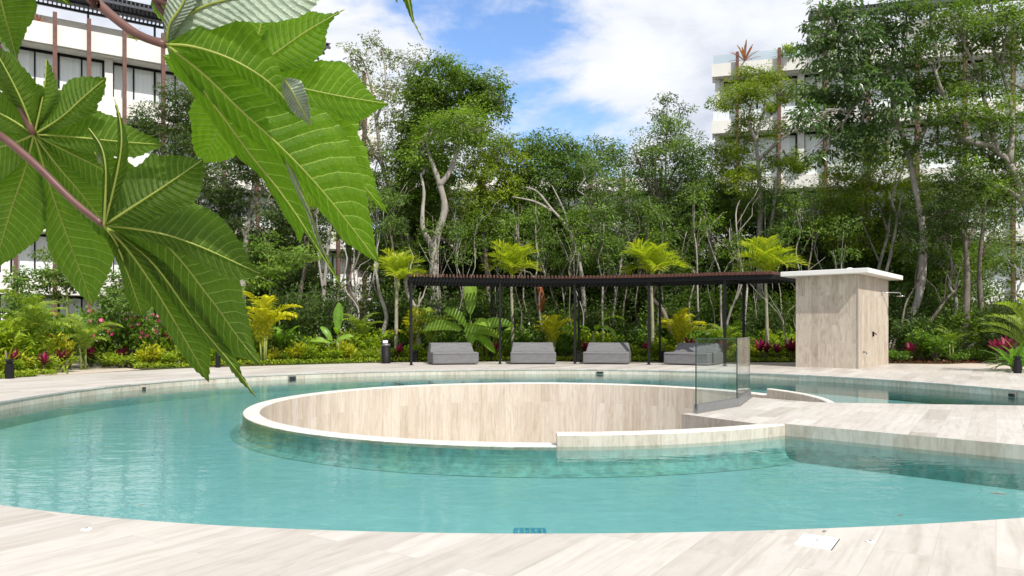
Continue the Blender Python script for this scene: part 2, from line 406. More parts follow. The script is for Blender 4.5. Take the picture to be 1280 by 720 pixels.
def plank_uv(xy):
    ca, sa = math.cos(PLANK), math.sin(PLANK); xy = np.asarray(xy)
    return np.stack([xy[:, 0] * ca + xy[:, 1] * sa, -xy[:, 0] * sa + xy[:, 1] * ca], 1)
def ring(name, a, za, b, zb, m, kind='structure', uv=plank_uv):
    n = len(a); V = np.concatenate([np.c_[a, np.full(n, za)], np.c_[b, np.full(n, zb)]])
    fs = np.array([(i, n + i, n + (i + 1) % n, (i + 1) % n) for i in range(n)])
    mb = MB(); mb.add(V, fs, 0, uv=uv(V[:, :2])); o = mb.build(name, m)
    if kind: o['kind'] = kind
    return o
ring('deck', pool_xy, 0, deck_xy, 0, M['deck'])
big_xy = PC + 900 * np.stack([np.cos(ang), np.sin(ang)], 1)
ring('ground', PC + (deck_xy - PC) * .93, -.012, big_xy, -.012, M['soil'])
def polysheet(name, pl, z, m):
    mb = MB(); V = [(x, y, z) for x, y in pl]; mb.add(V, [tuple(range(len(V)))], 0, uv=plank_uv([(x, y) for x, y in pl]))
    o = mb.build(name, m); o['kind'] = 'structure'; return o
polysheet('garden_path', [(-10.15, 15.9), (-9.25, 18.6), (-12.7, 22.2), (-18, 24.5), (-18, 22.6), (-13.4, 20.8)], -.004, M['pathstone'])
polysheet('path', [(10.4, 20.5), (11.9, 18.7), (13.2, 18.4), (16, 19.5), (22, 22), (22, 25), (15, 23.0), (12.6, 21.6), (11.0, 22.0)], -.004, M['pathstone'])
polysheet('soil_bed', [(-2.6, .2), (-1.15, .2), (-1.15, 1.7), (-2.6, 1.7)], .004, M['soil'])

# pool basin: walls under the deck edge, floor between the edge and the ring
def arc(c, r, a0, a1, n): return [(c[0] + r * math.cos(a0 + (a1 - a0) * k / n), c[1] + r * math.sin(a0 + (a1 - a0) * k / n)) for k in range(n + 1)]
mb = MB(); cum = np.concatenate([[0], np.cumsum(np.linalg.norm(np.roll(pool_xy, -1, 0) - pool_xy, axis=1))])
for i in range(NA):
    j = (i + 1) % NA; a, b = pool_xy[i], pool_xy[j]
    for z0, z1, mi in ((-.006, -.26, 0), (-.26, FZ - .02, 1)):
        V = [(*a, z0), (*b, z0), (*b, z1), (*a, z1)]
        mb.add(V, [(0, 1, 2, 3)], mi, uv=[(z0, cum[i]), (z0, cum[i + 1]), (z1, cum[i + 1]), (z1, cum[i])])
fl_in = HC + (RO - .05) * np.stack([np.cos(ang), np.sin(ang)], 1)
V = np.concatenate([np.c_[fl_in, np.full(NA, FZ)], np.c_[pool_xy + (pool_xy - PC) * .01, np.full(NA, FZ)]])
mb.add(V, np.array([(i, NA + i, NA + (i + 1) % NA, (i + 1) % NA) for i in range(NA)]), 1)
mb.build('pool_basin', [M['coping'], M['basin']])['kind'] = 'structure'
# thin nosing of the deck edge
mb = MB()
ins = PC + (pool_xy - PC) * (1 - .012 / 7.7)
V = np.concatenate([np.c_[pool_xy, np.full(NA, -.003)], np.c_[ins, np.full(NA, -.003)], np.c_[ins, np.full(NA, -.03)], np.c_[pool_xy, np.full(NA, -.03)]])
fs = [(q * NA + i, q * NA + (i + 1) % NA, (q + 1) * NA + (i + 1) % NA, (q + 1) * NA + i) for q in range(3) for i in range(NA)]
mb.add(V, fs, 0, uv=plank_uv(V[:, :2])); mb.build('deck_edge', M['deck'])['kind'] = 'structure'
wt_in = HC + (RO - .03) * np.stack([np.cos(ang), np.sin(ang)], 1)
ring('water', wt_in, WZ, pool_xy + (pool_xy - PC) * .004, WZ, M['water'])

# the bridge and landing, one block of stone boards
r3 = lambda x, y: (x, y)
bridge = [(2.02, 8.86), (2.62, 7.93), (2.90, 7.95), (4.45, 6.46), (6.4, 4.6), (9.4, 6.6), (9.6, 9.45), (6.77, 9.84), (4.42, 10.22), (4.15, 10.33), (3.57, 11.05), (2.98, 9.72)]
mb = MB(); nb = len(bridge)
V = [(x, y, -.004) for x, y in bridge]; mb.add(V, [tuple(range(nb))], 0, uv=plank_uv(bridge)); s_ = 0
for i in range(nb):
    a, b = bridge[i], bridge[(i + 1) % nb]; L = math.dist(a, b)
    zb = -2.3 if i in (0, 9, 10, 11) else FZ - .01
    for z0, z1, mi in ((-.004, zb, 1),) if zb < -1 else ((-.004, WZ - .035, 1), (WZ - .035, zb, 2)):
        mb.add([(*a, z0), (*b, z0), (*b, z1), (*a, z1)], [(0, 1, 2, 3)], mi, uv=[(z0, s_), (z0, s_ + L), (z1, s_ + L), (z1, s_)])
    s_ += L
mb.build('walkway', [M['deck'], M['coping'], M['dark_tile']])['kind'] = 'structure'

# ring wall of the sunken court: low rim at water level, raised kerb either side of the bridge
root = empty('ring_wall', (HC[0], HC[1], 0))
tag(root, 'circular travertine wall round the sunken court in the middle of the pool', 'wall')
def ringpart(name, a0, a1, n, zt, zob, zib, ro, ri, mats, closed=False, lipout=0.0):
    mb = MB(); aa = np.linspace(a0, a1, n + 1)
    def pt(r, z): return np.stack([r * np.cos(aa), r * np.sin(aa), np.full(n + 1, z)], 1)
    prof = ([(ro + .16, FZ + .004, 3), (ro + .05, FZ + .03, 3), (ro + .012, FZ + .09, 3), (ro, FZ + .15, 3)] if closed else [(ro, zob, 3)]) + [(ro, WZ - .035, 0), (ro, zt - .012, 0), (ro - .012, zt, 1), (ri + .012, zt, 1), (ri, zt - .012, 1), (ri, zib, 2)]
    for (r0, z0, m0), (r1, z1, m1) in zip(prof[:-1], prof[1:]):
        V = np.concatenate([pt(r0, z0), pt(r1, z1)]); k = n + 1
        mi = 3 if m0 == 3 else (1 if (m0 == 1 and m1 == 1) or (z1 == zt or z0 == zt) else 0)
        mi = min(mi, len(mats) - 1) if mi != 3 else len(mats) - 1
        u0 = z0 if mi == 0 else r0; u1 = z1 if mi == 0 else r1
        uv = [(u0, a * 4.1) for a in aa] + [(u1, a * 4.1) for a in aa]
        if mi == 1: uv = [(v, u) for u, v in uv]
        mb.add(V, np.array([(i, k + i, k + i + 1, i + 1) for i in range(n)]), mi, uv=uv, smooth=False)
    if not closed:
        for a in (a0, a1):
            V = [(r * math.cos(a), r * math.sin(a), z) for r, z, _ in prof[1:-1]] + [(ri * math.cos(a), ri * math.sin(a), zob), (ro * math.cos(a), ro * math.sin(a), zob)]
            mb.add(V, [tuple(range(len(V)))], 0, uv=[(q[2], q[0]) for q in V])
    return mb.build(name, mats, root)
ringpart('rim', -math.pi, math.pi, 160, RZ, FZ - .03, -2.3, RO, RI, [M['trav_wall'], M['rim'], M['dark_tile']], True)
def hang(px, py, z): v = G(px, py, z); return math.atan2(v.y - HC[1], v.x - HC[0])
ringpart('kerb', hang(697, 560, WZ), hang(976, 545, WZ) + .02, 30, -.008, WZ - .3, -.6, RO + .006, RI - .006 + .05, [M['coping'], M['rim'], M['dark_tile']])
a_far0 = math.atan2(10.25 - HC[1], 4.25 - HC[0]); 
ringpart('kerb', a_far0 - .05, a_far0 + .62, 24, -.008, WZ - .3, -.6, RO - .12, RI - .006, [M['coping'], M['rim'], M['dark_tile']])
mb = MB(); V = [(HC[0] + (RI + .1) * math.cos(a), HC[1] + (RI + .1) * math.sin(a), -2.28) for a in ang]
mb.add(V, [tuple(range(NA))], 0, uv=plank_uv([v[:2] for v in V])); mb.build('court_floor', M['deck'])['kind'] = 'structure'

# frameless glass guard on the landing
gr = empty('glass_guard', (2.295, 8.86, 0)); tag(gr, 'frameless clear glass guard panel in a grey base channel at the bridge end', 'glass guard')
gp = [(2.20, 8.90), (2.94, 9.72), (3.51, 11.0)]
gpx = [np.array(p) - np.array([2.295, 8.86]) for p in gp]
for a, b in zip(gpx[:-1], gpx[1:]):
    c = (a + b) / 2; L = np.linalg.norm(b - a); rz = math.atan2(*(b - a)[::-1])
    mb = MB(); mb.box((c[0], c[1], .47), (L - .012, .012, .83), rz); e = mb.build('glass_panel', M['glass'], gr)
    mb = MB()
    for sgn in (-1, 1):
        q = c + (b - a) / L * sgn * (L / 2 - .002); mb.box((q[0], q[1], .47), (.007, .014, .834), rz)
    mb.box((c[0], c[1], .888), (L - .012, .014, .006), rz)
    mb.build('glass_edge', M['glass_edge'], e)
    mb = MB(); mb.box((c[0], c[1], .05), (L, .05, .11), rz); mb.build('base_channel', M['grey_metal'], gr)

# things let into the coping and lying in the deck
def coping_box(name, px, py, w_, h_, label, lit=False):
    a = None
    for k in range(2000):
        a = -math.pi + 2 * math.pi * k / 2000; q = PC + pool_r(a)[0] * np.array([math.cos(a), math.sin(a)])
        if q[1] > 11 and abs((q[0] / q[1]) * F + 640 - px) < 1.0: break
    z = EYE + (YH - py) / F * q[1]
    ro_ = empty(name, (q[0], q[1], z), a + math.pi / 2); tag(ro_, label, 'skimmer')
    mb = MB(); mb.box((0, .02, 0), (w_, .06, h_)); mb.build('opening', M['dark_gap'], ro_)
    mb = MB()
    for sx in (-1, 1): mb.box((sx * (w_ / 2 + .012), .0, 0), (.024, .05, h_ + .048))
    for sz in (-1, 1): mb.box((0, .0, sz * (h_ / 2 + .012)), (w_, .05, .024))
    mb.build('frame', M['coping'] if not lit else M['grey_metal'], ro_)
coping_box('overflow_slot', 750, 465.6, .16, .045, 'dark skimmer slot in the far coping below the third daybed')
coping_box('overflow_slot', 365, 472.6, .13, .06, 'steel framed skimmer slot in the coping left of the court', True)
coping_box('overflow_slot', 178, 485.2, .07, .035, 'tiny dark slot in the coping at the left of the pool')
coping_box('overflow_slot', 1266, 494, .11, .05, 'dark skimmer slot in the coping at the far right')
q = G(1021, 677.5); ac = empty('access_cover', (q.x, q.y, 0), PLANK)
tag(ac, 'square white access cover set in the near deck with a finger hole', 'cover')
mb = MB(); mb.box((0, 0, .002), (.20, .16, .008)); bevel(mb.build('lid', M['cap'], ac), .002)
mb = MB(); mb.box((0, -.082, .001), (.21, .003, .004)); mb.build('joint', M['dark_gap'], ac)
mb = MB(); mb.lathe((0.01, 0.0, .005), [(.006, 0), (.006, .0025)], 10); mb.build('finger_hole', M['dark_gap'], ac)
for px, py, r_, lb in ((1088, 677.5, .022, 'round white inlet cap in the deck right of the access cover'), (108, 662, .026, 'round white inlet cap in the near deck at the left')):
    q = G(px, py); e = empty('inlet_cap', (q.x, q.y, 0)); tag(e, lb, 'cap')
    mb = MB(); mb.lathe((0, 0, 0), [(r_, 0), (r_, .003), (r_ * .9, .006)], 20); mb.build('disc', M['cap'], e)
    mb = MB(); mb.lathe((0, 0, .006), [(r_ * .3, 0), (r_ * .28, .0025)], 12); mb.build('plug', M['grey_metal'], e)
q = Vector((.125, 5.06, FZ)); e = empty('floor_drain', (q.x, q.y, q.z)); tag(e, 'small blue mosaic drain plate on the pool floor by the near edge', 'drain')
mb = MB(); mb.box((0, 0, .006), (.22, .30, .012)); mb.build('plate', M['blue_tile'], e)
mb = MB()
for k in range(5): mb.box((-.08 + .04 * k, 0, .013), (.012, .24, .004))
mb.build('grating', M['dark_tile'], e)
for k, (x0, y0, x1, y1, lb) in enumerate(((-2.72, 17.4, -2.03, 15.75, 'left dark tile strip under the far water'), (-1.98, 17.9, -1.5, 16.1, 'middle dark tile strip under the far water'), (-1.15, 17.6, -.86, 16.3, 'right dark tile strip under the far water'))):
    L = math.hypot(x1 - x0, y1 - y0); e = empty('step_edge', ((x0 + x1) / 2, (y0 + y1) / 2, FZ), math.atan2(y1 - y0, x1 - x0)); tag(e, 'submerged step edge, ' + lb, 'pool step', 'submerged step edges')
    mb = MB(); mb.box((0, 0, .09), (L, .07, .18)); mb.build('nosing', M['dark_tile'], e)
# bits of leaf on water and deck
def scrap(px, py, z, L, rz, label):
    q = G(px, py, z); mb = MB()
    V = [(-L / 2, 0, .002), (-.1 * L, .22 * L, .006), (L / 2, .04 * L, .003), (0, -.2 * L, .004), (-L * .72, -.03 * L, .003)]
    mb.add(V, [(0, 3, 2, 1), (4, 3, 0)], 0); o = mb.build('fallen_leaf', M['bark_grey']); o.location = q; o.rotation_euler = (0, 0, rz)
    tag(o, label, 'fallen leaf')
scrap(177, 632, WZ + .003, .045, .5, 'dark curled leaf floating near the left deck edge')
scrap(1126, 645, WZ + .003, .05, .2, 'dark curled leaf floating near the right deck edge')
scrap(1249, 618, WZ + .003, .12, -.5, 'thin brown twig floating at the right of the pool')
scrap(1031, 664.5, .002, .03, .3, 'small brown leaf on the deck edge by the access cover')

# ---------------------------------------------------------------- buildings
def building(name, label, o, d, length, soffits, band, depth, mod, post_step, top_rail, seed, post_skip=(), slat_roof=None, rail_glass=True, bay0=0.0):
    """o: left end of the facade on the ground, d: unit direction along it (to the right); outside is towards the pool"""
    rnd = random.Random(seed)
    ux = Vector((d[0], d[1], 0)).normalized(); inn = Vector((-ux.y, ux.x, 0))      # inward
    rz = math.atan2(ux.y, ux.x); r = empty(name, (o[0], o[1], 0), rz); tag(r, label, 'building')
    rec = .6; zt = soffits[0]
    mb = MB(); mb.box((length / 2, rec + .25 + depth / 2, zt / 2), (length, depth, zt + .2)); mb.build('wall', M['white_wall'], r)
    for x in (.12, length - .12): mb = MB(); mb.box((x, rec / 2 + .25, zt / 2), (.24, rec + .4, zt)); mb.build('end_wall', M['white_wall'], r)
    for k, z in enumerate(soffits):
        mb = MB(); mb.box((length / 2, (rec + .3) / 2 - .15, z + .14), (length + .3, rec + .3, .27)); mb.build('floor_slab', M['white_wall'], r)
        mb = MB(); mb.box((length / 2, -.30, z + band / 2 + .01), (length + .36, .14, band)); mb.build('parapet', M['white_wall'], r)
        if rail_glass:
            mb = MB(); mb.box((length / 2, -.28, z + band + .27), (length + .2, .02, .5)); mb.build('balustrade_glass', M['pane'] if k else M['glass'], r)
    n = int(length / mod)
    lv = list(soffits) + [0]
    pane_me = frame_me = None
    for k in range(len(soffits)):
        ztop = soffits[k]; zbot = (soffits[k + 1] + .27) if k + 1 < len(soffits) else .05
        h = ztop - zbot; cw = .34
        mb = MB(); W = mod - cw
        for x in (-W / 2 + .05, W / 2 - .05, 0, W / 2 * .5, -W / 2 * .5): mb.box((x, 0, h / 2), (.07 if abs(x) > .01 else .09, .1, h))
        mb.box((0, 0, h - .06), (W, .1, .12)); mb.box((0, 0, .06), (W, .1, .12))
        if k == len(soffits) - 1: mb.box((0, 0, h * .62), (W, .1, .1))
        frame_me = mb.mesh('window_frame', M['black'])
        mb = MB(); mb.box((0, .03, h / 2), (W - .1, .02, h - .1)); pane_me = mb.mesh('pane', M['pane'])
        mbc = MB()
        for q in range(n + 1):
            mbc = MB(); mbc.box((min(max(q * mod + bay0, .3), length - .3), rec * .5 + .2, zbot + h / 2), (cw, rec * .9, h)); mbc.build('column', M['white_paint'], r)
            if q < n:
                f = link_mesh('window', frame_me, r, (q * mod + mod / 2 + bay0, rec + .12, zbot)); link_mesh('pane', pane_me, f)
    np_ = int(length / post_step)
    pm = MB(); pm.box((0, 0, (zt + band + .5) / 2), (.17, .2, zt + band + .5)); pme = pm.mesh('post', M['rust_post'])
    for q in range(np_):
        x = (q + .55) * post_step + rnd.uniform(-.12, .12)
        link_mesh('post', pme, r, (x, -.52, 0))
    if slat_roof:
        x0, x1, y0, y1, z = slat_roof; mb = MB()
        k = x0
        while k < x1: mb.box((k, (y0 + y1) / 2, z), (.06, y1 - y0, .14)); k += .19
        mb.box(((x0 + x1) / 2, (y0 + y1) / 2, z + .085), (x1 - x0, y1 - y0 + .02, .025))  # solid sheet added over the slats to keep sun stripes off the penthouse
        mb.build('roof_louvre', M['slat_dark'], r)
        mb = MB()
        for y in (y0 + .05, y1 - .05, (y0 + y1) / 2): mb.box(((x0 + x1) / 2, y, z - .14), (x1 - x0, .1, .12))
        x = x0 + .3
        while x < x1: mb.box((x, y1 - .15, (z + zt) / 2), (.1, .1, z - zt - .2)); x += 3.0
        mb.build('louvre_frame', M['slat_dark'], r)
        mb = MB(); mb.box(((x0 + x1) / 2, y1 + 2.2, (z + zt) / 2 - .3), (x1 - x0 - 1, 4, z - zt - .6)); mb.build('penthouse', M['white_wall'], r)
    # trailing plants in the top planters are things of their own (built later)
    return r
bl = building('apartment_building', 'white apartment block on the left behind the big leaves, with brown posts', (-27.1, 31.0), (4.7, 3.0), 22.5,
              [14.15, 11.2, 8.35, 5.5, 2.6], .95, 9, 4.15, 1.5, True, 3, slat_roof=(-1, 20, -.2, 1.9, 16.9), rail_glass=False, bay0=.8)
bc = building('apartment_building', 'white apartment block in the middle, mostly hidden behind the tall trees', (-7.4, 46.6), (1, -.005), 19.2,
              [9.6, 6.1, 2.7], .8, 9, 4.4, 2.2, True, 5, rail_glass=True)
brt = building('apartment_building', 'white apartment block on the right with cantilevered balconies and brown posts', (11.55, 42.3), (.963, -.27), 26,
               [15.25, 12.05, 8.75, 5.5, 2.3], .72, 10, 4.6, 2.25, True, 7, slat_roof=(5.2, 27, 1.4, 2.3, 19.0), rail_glass=True)

# ---------------------------------------------------------------- pergola and shower pavilion
pg = empty('pergola', (PC[0], PC[1], 0)); tag(pg, 'curved black steel pergola with red brown battens over the four daybeds', 'pergola')
def wpol(x, y): return math.atan2(y - PC[1], x - PC[0]), math.hypot(x - PC[0], y - PC[1])
post_px = [(514, 456.5), (625, 455.2), (718.6, 454.8), (811, 455.8), (906, 457.6)]
pa = []
for px, py in post_px:
    q = G(px, py); a, r_ = wpol(q.x, q.y); pa.append((a, r_))
aL, aR = pa[0][0] + .008, pa[-1][0] - .115
def pr(a):
    xs = [p[0] for p in pa][::-1]; ys = [p[1] for p in pa][::-1]
    xs = [aR] + xs + [aL]; ys = [10.95] + ys + [ys[-1] - .05]; return float(np.interp(a, xs, ys))
H0 = 2.36
def sh(a, dr_): return a - .03 * dr_ / 2 * max(0, 1 - (aL - a) / .3)
post_m = MB(); post_m.box((0, 0, H0 / 2), (.065, .065, H0)); pme = post_m.mesh('post', M['black'])
for k_, (a, r_) in enumerate(pa):
    for dr_ in (0, 2.0):
        rr_ = r_ + dr_; aa_ = sh(a, dr_) + (.018 if dr_ and k_ == 1 else 0)
        po = link_mesh('post', pme, pg, (rr_ * math.cos(aa_), rr_ * math.sin(aa_), 0), (0, 0, a))
        mb = MB(); mb.box((0, 0, .006), (.13, .13, .012)); mb.build('foot_plate', M['black'], po)
def arcbeam(name, dr_, wd, z0, z1, m):
    mb = MB(); n = 40; V = []
    for k in range(n + 1):
        a = aL + (aR - aL) * k / n; r_ = pr(a) + dr_
        for rr_, z in ((r_ - wd / 2, z0), (r_ + wd / 2, z0), (r_ + wd / 2, z1), (r_ - wd / 2, z1)): V.append((rr_ * math.cos(sh(a, dr_)), rr_ * math.sin(sh(a, dr_)), z))
    fs = [(4 * k + i, 4 * k + (i + 1) % 4, 4 * k + 4 + (i + 1) % 4, 4 * k + 4 + i) for k in range(n) for i in range(4)] + [(0, 1, 2, 3), (4 * n + 3, 4 * n + 2, 4 * n + 1, 4 * n)]
    mb.add(V, fs, 0); return mb.build(name, m, pg)
arcbeam('front_beam', 0, .07, H0, H0 + .12, M['black']); arcbeam('rear_beam', 2.0, .07, H0, H0 + .12, M['black']); arcbeam('middle_beam', 1.0, .06, H0 + .02, H0 + .11, M['black'])
for k, (a, r_) in enumerate(pa + [(aL - .004, pr(aL)), (aR + .004, pr(aR))]):
    mb = MB(); q0 = np.array([(r_ + .04) * math.cos(a), (r_ + .04) * math.sin(a)]); q1 = np.array([(r_ + 1.96) * math.cos(sh(a, 2)), (r_ + 1.96) * math.sin(sh(a, 2))]); qc = (q0 + q1) / 2; mb.box((qc[0], qc[1], H0 + .06), (1.9, .06, .112), math.atan2(*(q1 - q0)[::-1])); mb.build('cross_beam', M['black'], pg)
mb = MB(); a = aL; rb = random.Random(4)
while a > aR:
    r_ = pr(a) + 1.0 + rb.uniform(-.012, .012)
    q0 = np.array([(r_ - 1.2) * math.cos(a), (r_ - 1.2) * math.sin(a)]); q1 = np.array([(r_ + 1.2) * math.cos(sh(a, 2.2)), (r_ + 1.2) * math.sin(sh(a, 2.2))]); qc = (q0 + q1) / 2
    mb.box((qc[0], qc[1], H0 + .165), (2.40, .045, .085), math.atan2(*(q1 - q0)[::-1]), col=(rb.random(),) * 3 + (1,)); a -= .0098
mb.build('battens', M['batten'], pg)

def shower():
    B = Vector((8.84, 18.98, 0)); ang_ = math.radians(50.3)
    r = empty('shower_pavilion', B, ang_); tag(r, 'travertine clad outdoor shower block with a flat white roof slab', 'shower')
    wl, wr, h = 3.05, 1.58, 2.42            # along local +x (right face), local +y (left face)
    mb = MB()
    for (x0, y0, x1, y1, s0) in ((0, 0, wl, 0, 0), (0, wr, 0, 0, 5.03), (wl, 0, wl, wr, 9.1), (wl, wr, 0, wr, 12.3)):
        L = math.dist((x0, y0), (x1, y1))
        mb.add([(x0, y0, 0), (x1, y1, 0), (x1, y1, h), (x0, y0, h)], [(0, 1, 2, 3)], 0, uv=[(.13, s0), (.13, s0 + L), (.13 + h, s0 + L), (.13 + h, s0)])
    mb.build('wall', M['shower'], r)
    mb = MB(); mb.box((0, 0, h / 2), (.03, .03, h - .01)); mb.build('corner_trim', M['trav_wall'], r)
    mb = MB(); mb.box((wl / 2 + .02, wr / 2, h + .065), (wl + .62, wr + .62, .125)); bevel(mb.build('roof_slab', M['white_wall'], r), .012)
    mb = MB(); mb.lathe((.5, .35, h + .128), [(.09, 0), (.09, .05), (.05, .08)], 16); mb.build('roof_vent', M['white_paint'], r)
    # shower arm and rose, valve, tap
    mb = MB(); mb.box((2.3, -.02, 2.03), (.09, .03, .09)); mb.tube([(2.3, -.02, 2.03), (2.62, -.2, 2.04), (2.9, -.34, 2.04), (2.92, -.35, 1.98)], .014, 8)
    mb.lathe((2.92, -.35, 1.93), [(.11, 0), (.12, .015), (.03, .03)], 20); mb.build('shower_arm', M['chrome'], r)
    mb = MB(); mb.box((1.35, -.02, .88), (.06, .04, .13)); mb.tube([(1.35, -.03, .90), (1.35, -.08, .90), (1.35, -.09, .85)], .013, 8); mb.build('valve', M['black'], r)
    mb = MB(); mb.tube([(.42, .0, .42), (.42, -.08, .42), (.42, -.09, .36)], .018, 8); mb.build('tap', M['grey_metal'], r)
    return r
shower()

# ---------------------------------------------------------------- daybeds, bollards
def daybed_parts(r):
    W, D, hs, hb = 1.32, 1.35, .355, .61
    mb = MB(); nx = 14
    # seat block with slightly sagging faces
    rnd = random.Random(2)
    mb.box((0, D / 2, hs / 2 + .012), (W, D, hs - .024)); s = bevel(mb.build('seat', M['fabric'], r), .035, 3)
    mb = MB(); b0, b1 = D * .52, D * .98; ib = .07
    V = [(-W / 2 + .01, b0, hs - .012), (W / 2 - .01, b0, hs - .012), (W / 2 - .01, b1, hs - .012), (-W / 2 + .01, b1, hs - .012),
         (-W / 2 + .07, b0 + .26, hb), (W / 2 - .07, b0 + .26, hb), (W / 2 - .04, b1, hb), (-W / 2 + .04, b1, hb)]
    mb.add(V, [(3, 2, 1, 0), (4, 5, 6, 7), (0, 1, 5, 4), (1, 2, 6, 5), (2, 3, 7, 6), (3, 0, 4, 7)], 0); b = bevel(mb.build('backrest', M['fabric'], r), .03, 3)
    mb = MB()
    for y in (.004,): mb.tube([(-W / 2 + .04, -.003, hs - .05), (W / 2 - .04, -.003, hs - .05)], .006, 6)
    mb.build('piping', M['fabric'], s)
    mb = MB()
    for x in (-W / 2 + .15, W / 2 - .15):
        for y in (.15, D - .15): mb.box((x, y, .008), (.06, .06, .016))
    mb.build('foot', M['black'], r)
day = [(570, 456, 13, 'grey foam daybed under the left end of the pergola'), (666.5, 455.4, -1, 'grey foam daybed between the second and third pergola posts'),
       (757, 455.4, -12, 'grey foam daybed between the third and fourth pergola posts'), (857, 456.6, -34, 'grey foam daybed partly seen through the glass guard')]
d0 = None
for px, py, dg, lb in day:
    q = G(px, py)
    if d0 is None: d0 = empty('daybed'); daybed_parts(d0); o = d0
    else: o = copy_tree(d0)
    o.location = q; o.rotation_euler = (0, 0, math.radians(dg)); tag(o, lb, 'daybed', 'daybeds under the pergola')
def bollard(px, py, h, r_, lb, cap=False, square=False):
    q = G(px, py); e = empty('bollard_lamp', q); tag(e, lb, 'bollard lamp')
    mb = MB()
    if square: mb.box((0, 0, h / 2 - .05), (2 * r_, 2 * r_, h - .1)); bevel(mb.build('post', M['black'], e), .006)
    else: mb.lathe((0, 0, 0), [(r_ * 1.05, 0), (r_, .03), (r_, h * .72)], 20); mb.build('post', M['black'], e)
    if cap:
        mb = MB(); mb.lathe((0, 0, h * .72), [(r_ * .98, 0), (r_ * .98, h * .09)], 20); mb.build('band', M['grey_metal'], e)
        mb = MB(); mb.lathe((0, 0, h * .81), [(r_, 0), (r_, h * .1), (r_ * .85, h * .17), (r_ * .4, h * .2)], 20); hd = mb.build('head', M['black'], e)
        mb = MB(); mb.box((0, -r_ * .93, h * .885), (r_ * 1.1, .05, h * .12)); bevel(mb.build('lens', M['cap'], hd), .02, 3)
    else:
        mb = MB(); mb.box((0, 0, h - .05), (2.1 * r_, 2.1 * r_, .02)); mb.box((0, 0, h - .09), (1.4 * r_, 1.4 * r_, .07)); mb.box((0, 0, h - .02), (2.1 * r_, 2.1 * r_, .03)); mb.build('head', M['black'], e)
bollard(482.5, 454.2, .72, .135, 'round black bollard lamp with a white lens left of the pergola', True)
bollard(12, 473.3, .40, .06, 'square black path lamp at the far left garden edge', False, True)
bollard(272.5, 459.5, .42, .05, 'square black path lamp behind the hanging leaf tip', False, True)
bollard(1272, 466.6, .40, .06, 'square black path lamp by the fern at the far right', False, True)
bollard(518.5, 452.6, .36, .09, 'black lamp box just behind the left pergola post', False, True)
bollard(723.5, 452.6, .36, .075, 'black lamp box beside the third pergola post', False, True)
bollard(827.5, 452.8, .36, .075, 'black lamp box between the third and fourth daybeds', False, True)

# ---------------------------------------------------------------- vegetation
RNG = np.random.default_rng(11)
def unit(n, rng=RNG):
    v = rng.normal(size=(n, 3)); return v / np.linalg.norm(v, axis=1)[:, None]
def crown_leaves(mb, blobs, leaf, per, clump_r, rng, flat=.5, droop=.35, wr=.45, shell=(.45, 1.0), dens=1.0, bright=0.0):
    """blobs: (centre, radii). Leaves sit in clumps through each blob's volume, leaving gaps between clumps."""
    cl = []
    for c, rad in blobs:
        c = np.array(c); rad = np.array(rad)
        area = 4 * math.pi * ((rad[0] * rad[2]) + rad[0] * rad[1] + rad[1] * rad[2]) / 3
        n = max(3, int(dens * 1.4 * area / (clump_r ** 2 * 1.9)))
        dv = unit(n, rng); rs = rng.uniform(shell[0], shell[1], n) ** .7
        pos = c + dv * rad * rs[:, None] + rng.normal(size=(n, 3)) * clump_r * .35
        ctone = rng.uniform(0, 1, n); btone = np.clip(rng.normal(.5, .30, n) + bright, 0, 1)
        per_n = np.maximum(4, (per * 1.5 * rng.uniform(.55, 1.4, n)).astype(int)); idx = np.repeat(np.arange(n), per_n); m = len(idx)
        cr = clump_r * rng.uniform(.6, 1.35, n)
        ld = unit(m, rng); rr_ = rng.uniform(.2, 1, m) ** .5
        lp = pos[idx] + ld * (cr[idx] * rr_)[:, None] * np.array([1, 1, flat])
        out = dv[idx]
        d = ld * np.array([1, 1, .4]) + out * .35 + np.array([0, 0, -droop]) + rng.normal(size=(m, 3)) * .35
        nm = np.array([0, 0, 1.0]) + out * .5 + rng.normal(size=(m, 3)) * .45
        L = leaf * rng.uniform(.65, 1.25, m)
        col = np.stack([np.clip(ctone[idx] * .7 + rng.uniform(0, .3, m), 0, 1), np.clip(btone[idx] * .8 + rng.uniform(0, .2, m), 0, 1), np.zeros(m), np.ones(m)], 1)
        mb.leaves(lp, d, nm, L, L * wr, col)
        cl.append(pos)
    return cl
def wob(p, q, n, amp, rng):
    p, q = np.array(p, float), np.array(q, float); t_ = np.linspace(0, 1, n + 1)[:, None]
    pts_ = p + (q - p) * t_ + np.array([0, 0, 1]) * (t_ * (1 - t_)) * np.linalg.norm(q - p) * rng.uniform(-.05, .2)
    pts_[1:-1] += rng.normal(size=(n - 1, 3)) * amp * np.linalg.norm(q - p); return pts_
def smooth_path(ps, sub=4):
    ps = np.array([tuple(p) for p in ps], float); n = len(ps); outp = []
    for i in range(n - 1):
        p0, p1, p2, p3 = ps[max(i - 1, 0)], ps[i], ps[i + 1], ps[min(i + 2, n - 1)]
        for k in range(sub):
            s = k / sub; outp.append(.5 * ((2 * p1) + (-p0 + p2) * s + (2 * p0 - 5 * p1 + 4 * p2 - p3) * s * s + (-p0 + 3 * p1 - 3 * p2 + p3) * s ** 3))
    outp.append(ps[-1]); return np.array(outp)
